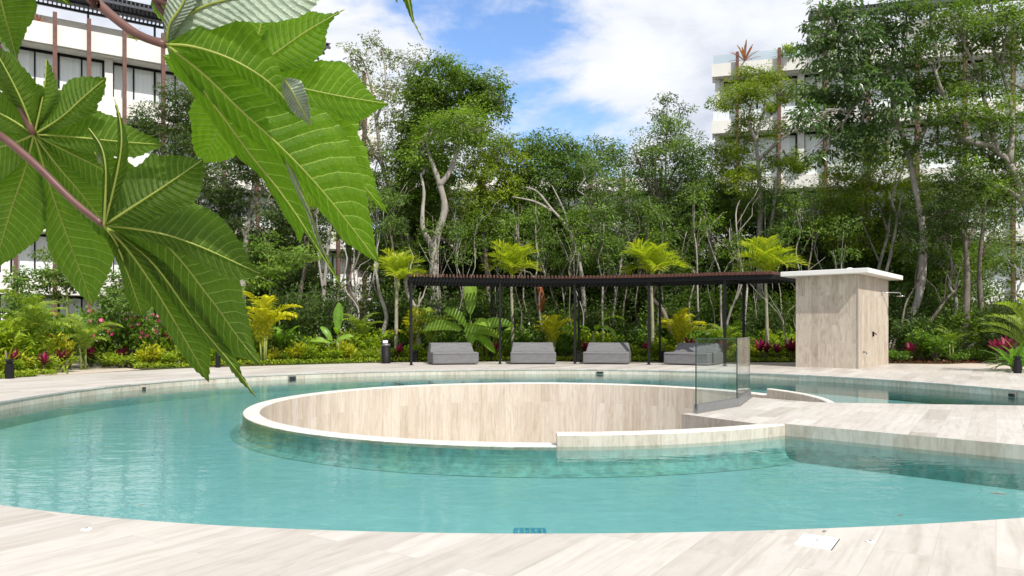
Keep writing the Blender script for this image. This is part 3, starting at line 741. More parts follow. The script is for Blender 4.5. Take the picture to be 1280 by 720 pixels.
def hero_tree(label, d, trunks, blobs, fol, leaf=.13, per=34, cr=.42, barkm='bark_grey', seed=1, r0=.13, dens=1.0, flat=.5, wr=.45, droop=.35, shell=(.45, 1.0), name='tree', group=None, twigs=9, ddep=.8, bright=0.0):
    """trunks: list of pixel polylines (first one starts at the ground); blobs: (px, py, rx, ry) in pixels"""
    rng = np.random.default_rng(seed); s = d / F
    base = gx(trunks[0][0][0], d); r = empty(name, base); tag(r, label, 'tree', group)
    off = np.array(base)
    W = []
    for k, (px, py, rx, ry) in enumerate(blobs):
        dd = d + rng.uniform(-ddep, ddep); c = np.array(P(px, py, dd)) - off
        W.append((c, (rx * s, (rx + ry) * .5 * s, ry * s)))
    mb = MB(); tips = []
    for k, tr in enumerate(trunks):
        pts_ = [P(px, py, d + (0 if k == 0 else .25 * ((k % 3) - 1) * j / len(tr))) for j, (px, py) in enumerate(tr)]
        if k == 0: pts_[0] = Vector((pts_[0].x, pts_[0].y, -.05))
        sm = smooth_path(pts_) - off; n = len(sm); rr0 = r0 * (1 if k == 0 else .6)
        rad = rr0 * (1 - .72 * np.linspace(0, 1, n)); rad *= 1 + .08 * rng.normal(size=n)
        if k == 0: rad[:3] *= np.array([1.45, 1.2, 1.08])[:min(3, n)]
        mb.tube(sm, rad, 8); tips += [sm[int(n * f)] for f in (.55, .75, .999)]
    tips = np.array(tips)
    for c, rad in W:
        b = tips[np.argmin(np.linalg.norm(tips - c, axis=1))]
        br = wob(b, c, 5, .05, rng); mb.tube(br, np.linspace(r0 * .30, r0 * .10, len(br)), 5)
        for q in range(twigs):
            st = br[rng.integers(2, len(br))]; e = c + unit(1, rng)[0] * np.array(rad) * rng.uniform(.6, .95)
            tw = wob(st, e, 4, .07, rng); mb.tube(tw, np.linspace(r0 * .11, .008, len(tw)), 4, cap=False)
    mb.build('trunk', M[barkm], r)
    mb = MB(); crown_leaves(mb, W, leaf, per, cr, rng, flat, droop, wr, shell, dens, bright); mb.build('crown', FO[fol], r)
    return r

# tall trees of the grove, left to right
hero_tree('dark fine-leaved tree in front of the left building, between two big leaves', 29,
          [[(240, 440), (232, 330), (222, 240), (215, 170)], [(228, 300), (255, 200)], [(226, 260), (190, 170)]],
          [(190, 150, 26, 24), (222, 128, 26, 26), (245, 145, 26, 22), (210, 172, 34, 18), (258, 175, 28, 26), (268, 120, 20, 20), (238, 200, 34, 20), (262, 225, 30, 22), (270, 260, 30, 20)], 'dark', .11, 34, .34, seed=2, r0=.10, dens=1.1)
hero_tree('pale crooked trunk tree seen between the two big leaves', 28,
          [[(306, 440), (303, 372), (308, 300), (313, 262), (318, 215), (306, 192)], [(312, 270), (330, 235), (352, 210)], [(309, 300), (290, 262)]],
          [(278, 228, 34, 20), (322, 206, 40, 20), (352, 228, 30, 20), (296, 256, 26, 14), (345, 262, 30, 16), (285, 285, 24, 14), (330, 290, 24, 12), (290, 195, 26, 14)], 'dark', .11, 32, .34, 'bark_pale', seed=3, r0=.16, dens=.95)
hero_tree('bushy dark tree behind the drooping tip of the top leaf', 29,
          [[(378, 440), (374, 380), (384, 320), (388, 270), (382, 220)], [(384, 310), (368, 262)]],
          [(378, 215, 40, 30), (405, 245, 35, 26), (360, 262, 34, 22), (420, 208, 30, 28), (390, 285, 38, 18), (350, 190, 30, 22)], 'dark', .11, 32, .36, seed=4, r0=.10, dens=.8)
hero_tree('slender double-stemmed grey tree right of the drooping leaf tip', 27,
          [[(402, 440), (404, 380), (408, 330), (414, 280), (420, 235)], [(405, 370), (398, 320), (396, 270)]],
          [(425, 262, 30, 22), (398, 262, 25, 18), (440, 290, 28, 16)], 'mid', .11, 26, .34, 'bark_pale', seed=5, r0=.085, dens=.6)
hero_tree('tree with a thick dark trunk in front of the concrete passage', 28,
          [[(438, 440), (437, 380), (436, 320), (444, 260), (452, 205)], [(437, 330), (430, 280)]],
          [(450, 232, 38, 24), (472, 270, 34, 20), (430, 215, 26, 22), (462, 302, 36, 12), (480, 238, 26, 26), (490, 285, 26, 26)], 'dark', .11, 30, .36, seed=6, r0=.14, dens=.7)
hero_tree('tall airy olive-grey tree with pale forked branches by the leaf tip', 31,
          [[(512, 440), (508, 330), (492, 260), (478, 205), (470, 150), (462, 100), (452, 72)], [(492, 262), (500, 200), (503, 150), (512, 95)], [(480, 212), (458, 170), (440, 120), (430, 90)],
           [(500, 220), (520, 170), (522, 110)], [(470, 150), (482, 110), (478, 62)]],
          [(452, 78, 20, 10), (478, 66, 18, 12), (505, 80, 20, 12), (435, 100, 22, 14), (468, 118, 26, 14), (500, 112, 26, 16), (445, 148, 26, 14), (490, 150, 28, 16),
           (520, 120, 20, 26), (470, 185, 28, 16), (510, 180, 24, 20), (436, 62, 12, 8), (462, 48, 10, 7), (522, 75, 12, 14), (480, 222, 26, 14), (515, 225, 20, 14), (452, 190, 24, 14), (440, 225, 24, 14), (500, 255, 28, 16), (465, 255, 26, 14)], 'olive', .125, 19, .33, 'bark_pale', seed=7, r0=.12, dens=.8, twigs=7, bright=.1)
hero_tree('tall round-crowned dark green tree with a lobe leaning right over open sky', 30,
          [[(503, 440), (507, 370), (510, 300), (504, 240), (506, 195), (515, 150)], [(506, 210), (545, 150), (560, 115)], [(515, 165), (530, 110)], [(545, 150), (590, 130), (612, 118)]],
          [(548, 100, 30, 26), (575, 112, 28, 26), (530, 130, 26, 28), (560, 142, 34, 24), (606, 108, 22, 20), (618, 122, 16, 18), (598, 138, 24, 16), (522, 165, 28, 24), (585, 160, 22, 14),
           (510, 200, 26, 24), (530, 230, 28, 20), (628, 136, 7, 10), (555, 215, 28, 20), (540, 255, 28, 18), (515, 255, 22, 18)], 'mid', .14, 42, .40, seed=8, r0=.15, dens=1.3)
hero_tree('light green tree with a smooth twin S-shaped trunk behind the first palm', 27,
          [[(549, 440), (545, 370), (542, 335), (545, 300), (556, 262), (548, 225), (537, 195), (532, 168)], [(549, 232), (562, 215), (574, 180), (578, 160)], [(543, 310), (530, 290), (528, 268), (530, 240), (526, 218)]],
          [(545, 168, 28, 20), (572, 150, 28, 18), (528, 190, 24, 20), (598, 165, 20, 18), (560, 185, 28, 14), (590, 145, 16, 10), (540, 205, 20, 12)], 'light', .12, 36, .36, 'bark_pale', seed=9, r0=.20, dens=1.0)
hero_tree('yellowish green tree with a leafy dome right of the tall round crown', 29,
          [[(612, 440), (610, 360), (604, 290), (602, 230), (615, 185)], [(603, 240), (590, 200)], [(606, 270), (628, 215)]],
          [(612, 175, 28, 22), (632, 196, 26, 24), (600, 205, 26, 24), (622, 232, 32, 24), (642, 226, 18, 26), (595, 245, 28, 24), (610, 275, 34, 20), (585, 290, 24, 20)], 'yellowgreen', .115, 36, .36, seed=10, r0=.12, dens=1.0)
hero_tree('feathery green tree with a rounded top above the second palm', 30,
          [[(690, 440), (692, 350), (688, 280), (690, 220), (692, 190)], [(689, 270), (665, 220)], [(690, 250), (715, 215)]],
          [(690, 186, 30, 20), (668, 204, 26, 22), (712, 204, 26, 20), (690, 222, 36, 20), (655, 232, 24, 22), (725, 235, 24, 20), (675, 258, 38, 20), (655, 280, 30, 24), (700, 285, 30, 22), (662, 186, 20, 14), (740, 195, 24, 18), (765, 190, 20, 14)], 'feather', .125, 38, .40, seed=11, r0=.11, dens=1.3)
hero_tree('tree with bleached bare branches reaching left above the pergola middle', 27.5,
          [[(733, 440), (731, 400), (727, 345), (718, 305), (706, 280), (690, 262), (672, 240), (657, 234)], [(706, 280), (722, 288), (742, 282), (770, 282), (790, 276)], [(690, 264), (668, 252), (640, 246)], [(712, 292), (706, 266), (690, 232)], [(742, 282), (735, 250), (722, 238)]],
          [(758, 222, 26, 24), (740, 205, 22, 18), (775, 248, 24, 22), (748, 262, 24, 18), (780, 300, 30, 22)], 'feather', .105, 34, .36, 'bark_pale', seed=12, r0=.10, dens=.9, twigs=14)
hero_tree('bright-topped spreading tree left of the balcony corner', 30,
          [[(842, 440), (838, 360), (830, 300), (822, 240), (815, 200)], [(826, 262), (800, 205), (790, 182)], [(824, 250), (850, 200)], [(830, 300), (858, 240)]],
          [(812, 180, 24, 18), (838, 168, 24, 16), (798, 205, 26, 18), (830, 200, 32, 18), (858, 190, 24, 22), (812, 232, 34, 20), (848, 228, 30, 22), (872, 215, 22, 24), (800, 262, 30, 20), (835, 262, 34, 20), (868, 258, 28, 22), (832, 152, 14, 10)], 'feather', .11, 36, .40, seed=13, r0=.13, dens=1.05, bright=.12)
hero_tree('thin dark sprig-topped tree standing highest between open sky and balcony', 33,
          [[(836, 440), (834, 340), (832, 240), (833, 165), (834, 125)], [(833, 170), (820, 148)]],
          [(834, 122, 10, 9), (828, 142, 12, 8), (856, 138, 12, 7), (846, 158, 14, 8)], 'dark', .13, 20, .32, seed=14, r0=.07, dens=.8)
hero_tree('fresh green tree with white forked trunk before the right balconies', 29,
          [[(951, 440), (950, 370), (949, 310), (950, 255), (948, 205), (945, 175), (955, 140), (957, 115)], [(950, 320), (962, 290), (968, 250), (972, 220), (976, 188)], [(948, 200), (972, 178), (985, 168), (998, 160)], [(946, 178), (936, 150), (942, 120)]],
          [(938, 98, 22, 12), (962, 96, 20, 14), (922, 118, 22, 14), (950, 116, 26, 12), (975, 112, 16, 14), (905, 130, 14, 12), (930, 150, 20, 14), (985, 120, 12, 8), (1008, 118, 16, 8), (925, 180, 24, 18), (915, 205, 24, 20), (965, 160, 18, 9), (970, 200, 20, 12), (994, 205, 18, 16), (932, 226, 26, 16)], 'yellowgreen', .11, 36, .33, 'bark_pale', seed=15, r0=.14, dens=1.05)
hero_tree('dense rounded tree left of the white forked trunk', 30,
          [[(893, 440), (891, 360), (888, 300), (886, 250)], [(889, 320), (905, 260)], [(890, 330), (872, 285)]],
          [(890, 195, 22, 18), (905, 228, 26, 22), (880, 238, 26, 22), (910, 262, 28, 20), (886, 275, 30, 20), (926, 262, 20, 18)], 'mid', .105, 38, .36, seed=16, r0=.10, dens=1.0)
hero_tree('tall glossy dark tree on a leaning speckled trunk right of the shower block', 26,
          [[(1127, 452), (1134, 410), (1148, 372), (1154, 320), (1153, 280), (1145, 240), (1135, 190), (1120, 145), (1112, 100), (1116, 60)], [(1118, 130), (1128, 80), (1136, 30)], [(1116, 120), (1085, 92), (1062, 60)], [(1125, 160), (1095, 140), (1070, 130)], [(1137, 200), (1160, 150), (1165, 100)]],
          [(1040, 28, 30, 16), (1065, 45, 28, 18), (1025, 60, 24, 18), (1095, 30, 28, 18), (1050, 82, 30, 18), (1085, 70, 28, 18), (1120, 45, 28, 20), (1020, 110, 22, 18), (1052, 118, 28, 18), (1085, 110, 28, 20), (1115, 90, 28, 22),
           (1008, 40, 14, 10), (1012, 150, 24, 16), (1045, 152, 28, 18), (1080, 148, 28, 20), (1112, 140, 28, 20), (1140, 110, 26, 24), (1035, 185, 26, 14), (1130, 12, 28, 14), (1020, 12, 10, 6), (1060, 10, 26, 12), (1100, 178, 26, 16), (1065, 182, 24, 14)], 'glossy', .19, 26, .42, 'bark_pale', seed=17, r0=.17, dens=.80, wr=.42, droop=.6)
hero_tree('big dark tree over the top right corner with a pale arching limb', 25,
          [[(1330, 460), (1318, 360), (1296, 290), (1281, 252), (1262, 205), (1242, 185), (1230, 165)], [(1281, 252), (1250, 234), (1222, 230), (1190, 240), (1160, 257)], [(1246, 190), (1232, 130), (1222, 95)], [(1240, 182), (1200, 170), (1180, 120)], [(1262, 205), (1265, 140), (1250, 80)]],
          [(1165, 60, 28, 22), (1195, 45, 30, 24), (1230, 40, 32, 26), (1265, 30, 30, 28), (1160, 105, 30, 22), (1195, 100, 32, 24), (1232, 95, 32, 24), (1262, 75, 22, 20), (1178, 145, 32, 22), (1215, 145, 32, 22), (1250, 145, 26, 24), (1160, 180, 26, 18),
           (1195, 188, 32, 20), (1235, 195, 32, 20), (1268, 185, 24, 22), (1180, 12, 34, 16), (1225, 5, 34, 14), (1275, 220, 22, 20), (1300, 110, 28, 40), (1300, 20, 26, 30), (1210, 225, 32, 18), (1252, 232, 28, 18)], 'mid', .13, 38, .40, 'bark_pale', seed=18, r0=.19, dens=.85)
hero_tree('yellow-tinged bushy tree between the balconies and the leaning speckled trunk', 29,
          [[(1092, 440), (1096, 350), (1110, 290), (1116, 240), (1126, 200)], [(1110, 290), (1090, 230)], [(1100, 330), (1070, 260)]],
          [(1080, 190, 28, 16), (1108, 190, 26, 20), (1060, 225, 26, 18), (1092, 225, 28, 20), (1125, 215, 24, 24), (1070, 262, 28, 20), (1102, 265, 30, 20), (1130, 262, 22, 22), (1055, 300, 24, 20), (1085, 305, 30, 18), (1118, 310, 26, 20), (1040, 222, 24, 18), (1030, 258, 24, 18), (1150, 235, 22, 20)], 'yellowgreen', .11, 36, .36, 'bark_pale', seed=19, r0=.085, dens=.85, bright=.05)
hero_tree('straight fluted grey trunk under dark leaves, near the right edge', 24.5,
          [[(1208, 452), (1207, 400), (1209, 340), (1206, 290), (1210, 245)], [(1207, 300), (1192, 262)], [(1208, 310), (1226, 262)]],
          [(1205, 240, 30, 18), (1180, 268, 28, 18), (1212, 275, 28, 16), (1172, 300, 22, 18), (1195, 222, 30, 16)], 'dark', .11, 34, .36, 'bark_grey', seed=20, r0=.15, dens=.9)
hero_tree('darker mottled trunk standing just right of the fluted trunk', 25,
          [[(1227, 449), (1227, 400), (1224, 340), (1228, 290), (1232, 250)], [(1227, 320), (1245, 282)]],
          [(1240, 250, 28, 18), (1262, 268, 26, 16), (1238, 285, 22, 14), (1262, 300, 22, 14)], 'mid', .11, 32, .36, 'bark_grey', seed=21, r0=.115, dens=.8)
hero_tree('slim bent pale tree rising behind the shower roof', 27.5,
          [[(1108, 440), (1105, 360), (1113, 320), (1121, 275), (1115, 248), (1127, 215), (1130, 190)], [(1121, 275), (1128, 240)]],
          [(1140, 270, 24, 16), (1165, 290, 24, 20), (1145, 310, 22, 16), (1170, 330, 20, 18)], 'dark', .10, 30, .34, 'bark_pale', seed=22, r0=.07, dens=.7)
hero_tree('small layered tree on a green stem in the yellow palm bed', 22.5,
          [[(339, 446), (338, 400), (337, 360), (336, 322)], [(337, 352), (320, 345), (308, 350)], [(337, 345), (362, 335)]],
          [(322, 312, 20, 8), (352, 318, 28, 7), (385, 318, 22, 7), (335, 335, 24, 6), (330, 300, 12, 6), (365, 330, 18, 6), (318, 355, 16, 8)], 'mid', .11, 30, .28, 'green_stem', seed=23, r0=.06, dens=1.0, flat=.3, bright=.2)
hero_tree('small tree with flat leaf tiers before the left building windows', 20.5,
          [[(82, 458), (83, 420), (84, 380), (82, 345)], [(83, 375), (60, 352)], [(83, 360), (100, 345)]],
          [(50, 350, 22, 7), (75, 340, 22, 8), (62, 322, 18, 6), (92, 352, 16, 8), (70, 368, 14, 8)], 'mid', .10, 30, .25, 'green_stem', seed=24, r0=.06, dens=1.0, flat=.3, bright=.1)
hero_tree('round-leaved sapling at the far left before the glass', 19.5,
          [[(26, 460), (25, 420), (24, 385), (22, 350)], [(25, 390), (12, 370)]],
          [(22, 352, 12, 12), (30, 378, 12, 14), (14, 385, 10, 12), (24, 400, 14, 10)], 'feather', .12, 26, .22, 'bark_grey', seed=25, r0=.035, dens=1.0, bright=.15)
hero_tree('round-leaved sapling behind the pointed lower leaf lobe', 20.5,
          [[(146, 456), (147, 420), (149, 385), (150, 352)], [(148, 390), (132, 372)]],
          [(150, 352, 14, 12), (138, 372, 14, 12), (160, 378, 12, 14), (128, 395, 12, 10)], 'feather', .12, 26, .22, 'bark_grey', seed=26, r0=.035, dens=1.0, bright=.15)

# the grove behind: repeated forms, each tree a thing of its own
def grove_proto(seed, fol, barkm, h, dens):
    rng = np.random.default_rng(seed); r = empty('tree'); mb = MB(); W = []
    nst = rng.integers(1, 4)
    for q in range(nst):
        lean = rng.normal(size=2) * .5; p = [np.array([rng.normal() * .12, rng.normal() * .12, -.05])]
        for k in range(1, 6): p.append(np.array([lean[0] * k / 5 + rng.normal() * .07, lean[1] * k / 5 + rng.normal() * .07, h * .85 * k / 5]))
        sm = smooth_path(p, 3); mb.tube(sm, np.linspace(.10, .03, len(sm)) * rng.uniform(.6, 1.1), 7)
        for k in range(7):
            st = sm[int(len(sm) * rng.uniform(.3, .95))]; e = st + np.array([rng.normal() * 1.0, rng.normal() * 1.0, rng.uniform(.1, 1.2)])
            mb.tube(wob(st, e, 4, .08, rng), np.linspace(.03, .008, 5), 4, cap=False); W.append((e, rng.uniform(.55, .95, 3) * np.array([1, 1, .75])))
    for k in range(5): W.append((np.array([rng.normal() * .9, rng.normal() * .9, h * rng.uniform(.35, 1)]), rng.uniform(.6, 1.0, 3)))
    mb.build('trunk', M[barkm], r); mb = MB(); crown_leaves(mb, W, .11, 30, .36, rng, .5, .35, .45, (.3, 1), dens); mb.build('crown', FO[fol], r)
    return r
protos = [(grove_proto(31, 'mid', 'bark_grey', 6.2, .85), 'leafy mid-green grove tree'), (grove_proto(32, 'dark', 'bark_grey', 6.8, .9), 'dark thin-stemmed grove tree'),
          (grove_proto(33, 'feather', 'bark_pale', 5.8, .85), 'feathery pale-stemmed grove tree'), (grove_proto(34, 'dark', 'bark_pale', 4.6, .8), 'low dark grove tree with pale stems')]
LM = [(30, 'the far left lamp'), (120, 'the garden path'), (272, 'the leaf-tip lamp'), (340, 'the yellow palm'), (405, 'the leaf tip'), (483, 'the round bollard'), (520, 'the left pergola post'),
      (570, 'the first daybed'), (625, 'the second pergola post'), (667, 'the second daybed'), (719, 'the third pergola post'), (757, 'the third daybed'), (811, 'the fourth pergola post'), (860, 'the fourth daybed'), (930, 'the glass guard'),
      (972, 'the shower-side palm'), (1050, 'the shower block'), (1130, 'the leaning trunk'), (1208, 'the fluted trunk'), (1262, 'the far right lamp')]
PEND = []     # (object, description, category, group, px, place)
def pend(o, desc, cat, group, px, place): PEND.append((o, desc, cat, group, px, place))
used = [False] * 4
gr_ = random.Random(77)
spots = []
for row, (dd, step, x0, x1) in enumerate(((31, 46, 262, 1275), (34.5, 52, 250, 1290))):
    x = x0
    while x < x1:
        spots.append((x + gr_.uniform(-12, 12), dd + gr_.uniform(-1.2, 1.2), row)); x += step
for k, (px, dd, row) in enumerate(spots):
    if 398 < px < 468 or 1212 < px < 1290: continue
    pi = gr_.choice((0, 1, 1, 2, 3)) if row == 0 else gr_.choice((0, 1, 2))
    r, ds = protos[pi]; o = r if not used[pi] else copy_tree(r); used[pi] = True
    o.location = gx(px, dd); sc = gr_.uniform(.85, 1.12); 
    if px < 500: sc *= .88
    o.scale = (sc * 1.05, sc * 1.05, sc); o.rotation_euler = (0, 0, gr_.uniform(0, 6.28))
    pend(o, ds, 'tree', 'grove trees behind the pergola garden', px, ('in the grove behind', 'deep behind')[row])
# fallen or leaning bare stems in the undergrowth
def bare(px0, py0, px1, py1, d, r_, lb, barkm='bark_pale', forks=3, seed=1):
    rng = np.random.default_rng(seed); a, b = np.array(P(px0, py0, d)), np.array(P(px1, py1, d + .3)); base = gx(px0, d)
    e = empty('bare_stem', base); tag(e, lb, 'bare stem', 'bare stems among the trees'); o = np.array(base)
    mb = MB(); path = smooth_path(wob((a[0], a[1], min(a[2], 0.0)) if py0 > 430 else a, b, 5, .03, rng), 3) - o
    mb.tube(path, np.linspace(r_, r_ * .35, len(path)), 7)
    for k in range(forks):
        st = path[int(len(path) * rng.uniform(.45, .95))]; en = st + np.array([rng.normal() * .7, rng.normal() * .3, rng.uniform(.8, 1.8)])
        mb.tube(wob(st, en, 4, .03, rng), np.linspace(r_ * .4, .006, 5), 5)
    mb.build('trunk', M[barkm], e)
for k, a in enumerate(((455, 445, 425, 300, 25.5, .05, 'thin bare stem left of the round bollard lamp'), (483, 440, 468, 330, 25, .10, 'thick leaning bare stem behind the round bollard lamp'), (531, 442, 508, 345, 24.5, .13, 'thick bare trunk stub behind the left pergola posts'),
          (556, 442, 548, 330, 26, .035, 'pale stem left of the banana plant'), (580, 440, 576, 300, 27, .04, 'pale stem behind the banana plant'), (655, 440, 648, 290, 27, .04, 'pale stem behind the second daybed'),
          (700, 440, 716, 300, 28, .03, 'pale stem between the second and third daybeds'), (776, 440, 768, 285, 27, .045, 'pale stem behind the third daybed'), (785, 440, 790, 250, 28, .04, 'dark stem right of the third daybed'), (842, 420, 805, 340, 25, .10, 'dark leaning log right of the third palm'),
          (868, 440, 858, 290, 27, .04, 'thin pale stem behind the fourth daybed'), (905, 440, 880, 270, 27, .05, 'slanting pale stem left of the glass guard'), (918, 440, 925, 250, 26.5, .05, 'upright pale stem above the glass guard'), (942, 440, 912, 285, 26.5, .05, 'pale stem slanting to the left over the pergola end'),
          (985, 430, 976, 395, 23, .03, 'short dead stake by the shower block'), (1112, 440, 1150, 350, 25, .045, 'thin grey stem crossing the leaning speckled trunk'), (1150, 420, 1200, 350, 25, .07, 'dark slanting log left of the fluted trunk'), (1185, 445, 1195, 330, 26, .10, 'pale trunk in shade left of the fluted trunk'), (1273, 440, 1268, 330, 25, .04, 'thin stem before the right glass'))):
    bare(*a, barkm='bark_grey' if 'dark' in a[6] or 'grey' in a[6] else 'bark_pale', seed=200 + k)

srnd = random.Random(21)
for k in range(46):
    px = 425 + k * 14.2 + srnd.uniform(-5, 5); dd = srnd.uniform(25.2, 28.5); rng = np.random.default_rng(900 + k); top = P(px + srnd.uniform(-22, 22), srnd.uniform(250, 335), dd)
    if 990 < px < 1110: top.z += .6
    b0 = gx(px, dd); e = empty('slender_stem', b0); o = np.array(b0); mb = MB(); r_ = srnd.choice((.018, .025, .032, .045))
    path = smooth_path(wob((b0.x, b0.y, -.05), top, 6, .022, rng), 3) - o; mb.tube(path, np.linspace(r_, r_ * .4, len(path)), 6)
    for q in range(3):
        st = path[int(len(path) * rng.uniform(.5, .95))]; mb.tube(wob(st, st + np.array([rng.normal() * .45, rng.normal() * .3, rng.uniform(.6, 1.6)]), 4, .03, rng), np.linspace(r_ * .4, .005, 5), 5)
    mb.build('trunk', M[srnd.choice(('bark_pale', 'bark_pale', 'bark_grey'))], e)
    mb = MB(); tp = path[-1]; crown_leaves(mb, [(tp + np.array([0, 0, .2]), (.45, .45, .35)), (path[-5] + np.array([.2, 0, .3]), (.35, .35, .25))], .12, 12, .26, rng, dens=.8); mb.build('crown', FO[srnd.choice(('mid', 'light', 'feather'))], e)
    pend(e, 'slender leafy-topped stem', 'sapling', 'slender saplings under the grove', px, 'rising behind')
# ---- palms
def frond_mesh(name, L, arch, npair, ll, lw, fol, seed, rise=.9, keel=.5, hang=.4):
    rng = np.random.default_rng(seed); mb = MB(); n = 14; pts_ = []
    el = math.radians(65) * rise; x = z = 0.0
    for k in range(n):
        pts_.append((x, 0, z)); el -= arch / n * (.5 + k / n); x += math.cos(el) * L / n; z += math.sin(el) * L / n
    pts_ = np.array(pts_); tan = np.gradient(pts_, axis=0); tan /= np.linalg.norm(tan, axis=1)[:, None]
    mb.tube(pts_, np.linspace(.018, .004, n), 5, 0, (.9, .6, 0, 1))
    tt = np.linspace(.10, .99, npair)
    for sgn in (-1, 1):
        f = tt * (n - 1) + rng.uniform(-.05, .05, npair); i0 = np.clip(f.astype(int), 0, n - 2); fr = (f - i0)[:, None]
        b = pts_[i0] * (1 - fr) + pts_[i0 + 1] * fr; tg = tan[i0]
        up = np.cross(tg, np.array([0, 1.0, 0])) * -1; up *= np.sign(up[:, 2:3] + 1e-6)
        side = np.array([0, 1.0, 0]) * sgn
        d = side * .8 + tg * (.45 + .5 * tt[:, None]) + up * keel + rng.normal(size=(npair, 3)) * .07
        d /= np.linalg.norm(d, axis=1)[:, None]
        Lf = ll * np.sin(np.pi * (.12 + .80 * tt)) ** .6 * rng.uniform(.9, 1.1, npair)
        nm = up + rng.normal(size=(npair, 3)) * .1; sd = np.cross(d, nm); sd /= np.linalg.norm(sd, axis=1)[:, None]
        c1 = b + d * (Lf * .5)[:, None]; c2 = b + d * (Lf * .95)[:, None] - np.array([0, 0, 1]) * (Lf * hang)[:, None]
        w = lw
        V = np.stack([b - sd * w * .3, b + sd * w * .3, c1 + sd * w * .5, c1 - sd * w * .5, c2 + sd * w * .08, c2 - sd * w * .08], 1).reshape(-1, 3)
        fc = np.concatenate([np.array([(6 * k, 6 * k + 1, 6 * k + 2, 6 * k + 3), (6 * k + 3, 6 * k + 2, 6 * k + 4, 6 * k + 5)]) for k in range(npair)])
        col = np.repeat(np.stack([rng.uniform(0, 1, npair) * .6 + .3 * tt, rng.uniform(.3, .8, npair), np.zeros(npair), np.ones(npair)], 1), 6, 0)
        mb.add(V, fc, 0, col)
    return mb.mesh('frond', FO[fol])
palm_f = [frond_mesh('frond', 1.15, ar_, 26, .62, .032, 'palm', s, rise=r_, keel=.35, hang=.16) for s, r_, ar_ in ((1, 1.35, 1.3), (2, 1.1, 1.5), (3, .75, 1.5))]
ar_y = [frond_mesh('frond', 1.35, 1.7, 22, .42, .045, 'areca', s, rise=1.15, keel=.45) for s in (4, 5)]
ar_g = [frond_mesh('frond', 1.4, 1.8, 22, .42, .042, 'arecagreen', s, rise=1.15, keel=.4) for s in (6, 7)]
cyc_f = [frond_mesh('frond', 1.2, 1.3, 30, .26, .022, 'arecagreen', s, rise=.9, keel=.5, hang=.1) for s in (8, 9)]
prnd = random.Random(5)
def palm(px, d, ytop, lb, seed, rt=.055, nf=17, sc=1.0, lean=0):
    rnd = random.Random(seed); e = empty('palm_tree', gx(px, d)); tag(e, lb, 'palm')
    zt = P(px, ytop, d).z; mb = MB(); pts_ = []; n = 14
    for k in range(n): s = k / (n - 1); pts_.append((lean * s * s + .02 * math.sin(5 * s), 0, -.03 + (zt + .03) * s))
    mb.tube(pts_, [rt * (1.5 - .65 * (k / (n - 1)) ** .4) for k in range(n)], 9); mb.build('trunk', M['bark_palm'], e)
    mb = MB(); mb.tube([(lean, 0, zt - .3), (lean, 0, zt - .1), (lean, 0, zt + .12)], [rt * .95, rt * 1.15, rt * .5], 9); mb.build('crownshaft', M['green_stem'], e)
    for k in range(nf):
        i = 0 if k % 3 == 0 else (1 if k % 3 == 1 else 2); a = k * 2.399 + rnd.uniform(-.2, .2)
        link_mesh('frond', palm_f[i], e, (lean, 0, zt + .02), (rnd.uniform(-.15, .15), rnd.uniform(-.2, .2), a), (sc * rnd.uniform(.85, 1.1),) * 3)
palm(494, 24.3, 352, 'slender palm with a yellow-green crown left of the pergola', 1, .06, 14, 1.0, .1)
palm(640, 24.6, 345, 'slender palm behind the pergola with its crown above the second daybed', 2, .05, 16, 1.05)
palm(815, 24.5, 343, 'slender palm whose lime crown rises over the fourth pergola post', 3, .055, 16, 1.05)
palm(958, 23.8, 342, 'slender palm with a fan of green fronds beside the shower block', 4, .05, 16, 1.1)
def clump_palm(px, d, meshes, nf, h, lb, seed, cat='palm clump', stems=3, name='clumping_palm'):
    rnd = random.Random(seed); e = empty(name, gx(px, d)); tag(e, lb, cat)
    mb = MB()
    for k in range(stems):
        a = rnd.uniform(0, 6.28); mb.tube([(.06 * math.cos(a), .06 * math.sin(a), -.03), (.1 * math.cos(a), .1 * math.sin(a), h * .5)], [.035, .022], 7)
    mb.build('stem', M['green_stem'], e)
    for k in range(nf):
        link_mesh('frond', meshes[k % len(meshes)], e, (0, 0, h * rnd.uniform(.25, .6)), (rnd.uniform(-.1, .1), rnd.uniform(-.45, .15), k * 2.399 + rnd.uniform(-.3, .3)), (rnd.uniform(.75, 1.1) * h * .62,) * 3)
for k, (px, d, mset, nf, h, lb) in enumerate((
    (329, 21.4, ar_y, 15, 1.75, 'golden-yellow clumping palm right of the big hanging leaf'), (540, 23.8, ar_g, 12, 1.5, 'green clumping palm behind the left pergola post'),
    (690, 24.0, ar_y, 14, 1.35, 'yellow clumping palm above the second daybed right end'), (848, 23.6, ar_y, 12, 1.45, 'yellow clumping palm left of the fourth daybed'),
    (452, 24.2, ar_g, 12, 1.35, 'soft green clumping palm left of the round bollard lamp'), (516, 24.4, ar_y, 9, 1.5, 'yellow-green clumping palm left of the first daybed'),
    (606, 24.2, ar_g, 9, 1.2, 'small green clumping palm right of the banana plant'), (40, 17.3, ar_g, 14, 1.6, 'bronzed clumping palm over the far left path lamp'), (1190, 23.0, cyc_f, 10, 1.1, 'feather-leaved young palm before the fluted trunk'),
    (1288, 17.5, cyc_f, 16, 1.65, 'stiff-fronded cycad-like palm at the right edge'), (105, 18.6, ar_g, 10, 1.2, 'green clumping palm by the garden path'), (905, 24.0, ar_g, 9, 1.1, 'green clumping palm right of the fourth daybed'))):
    clump_palm(px, d, mset, nf, h, lb, 40 + k)
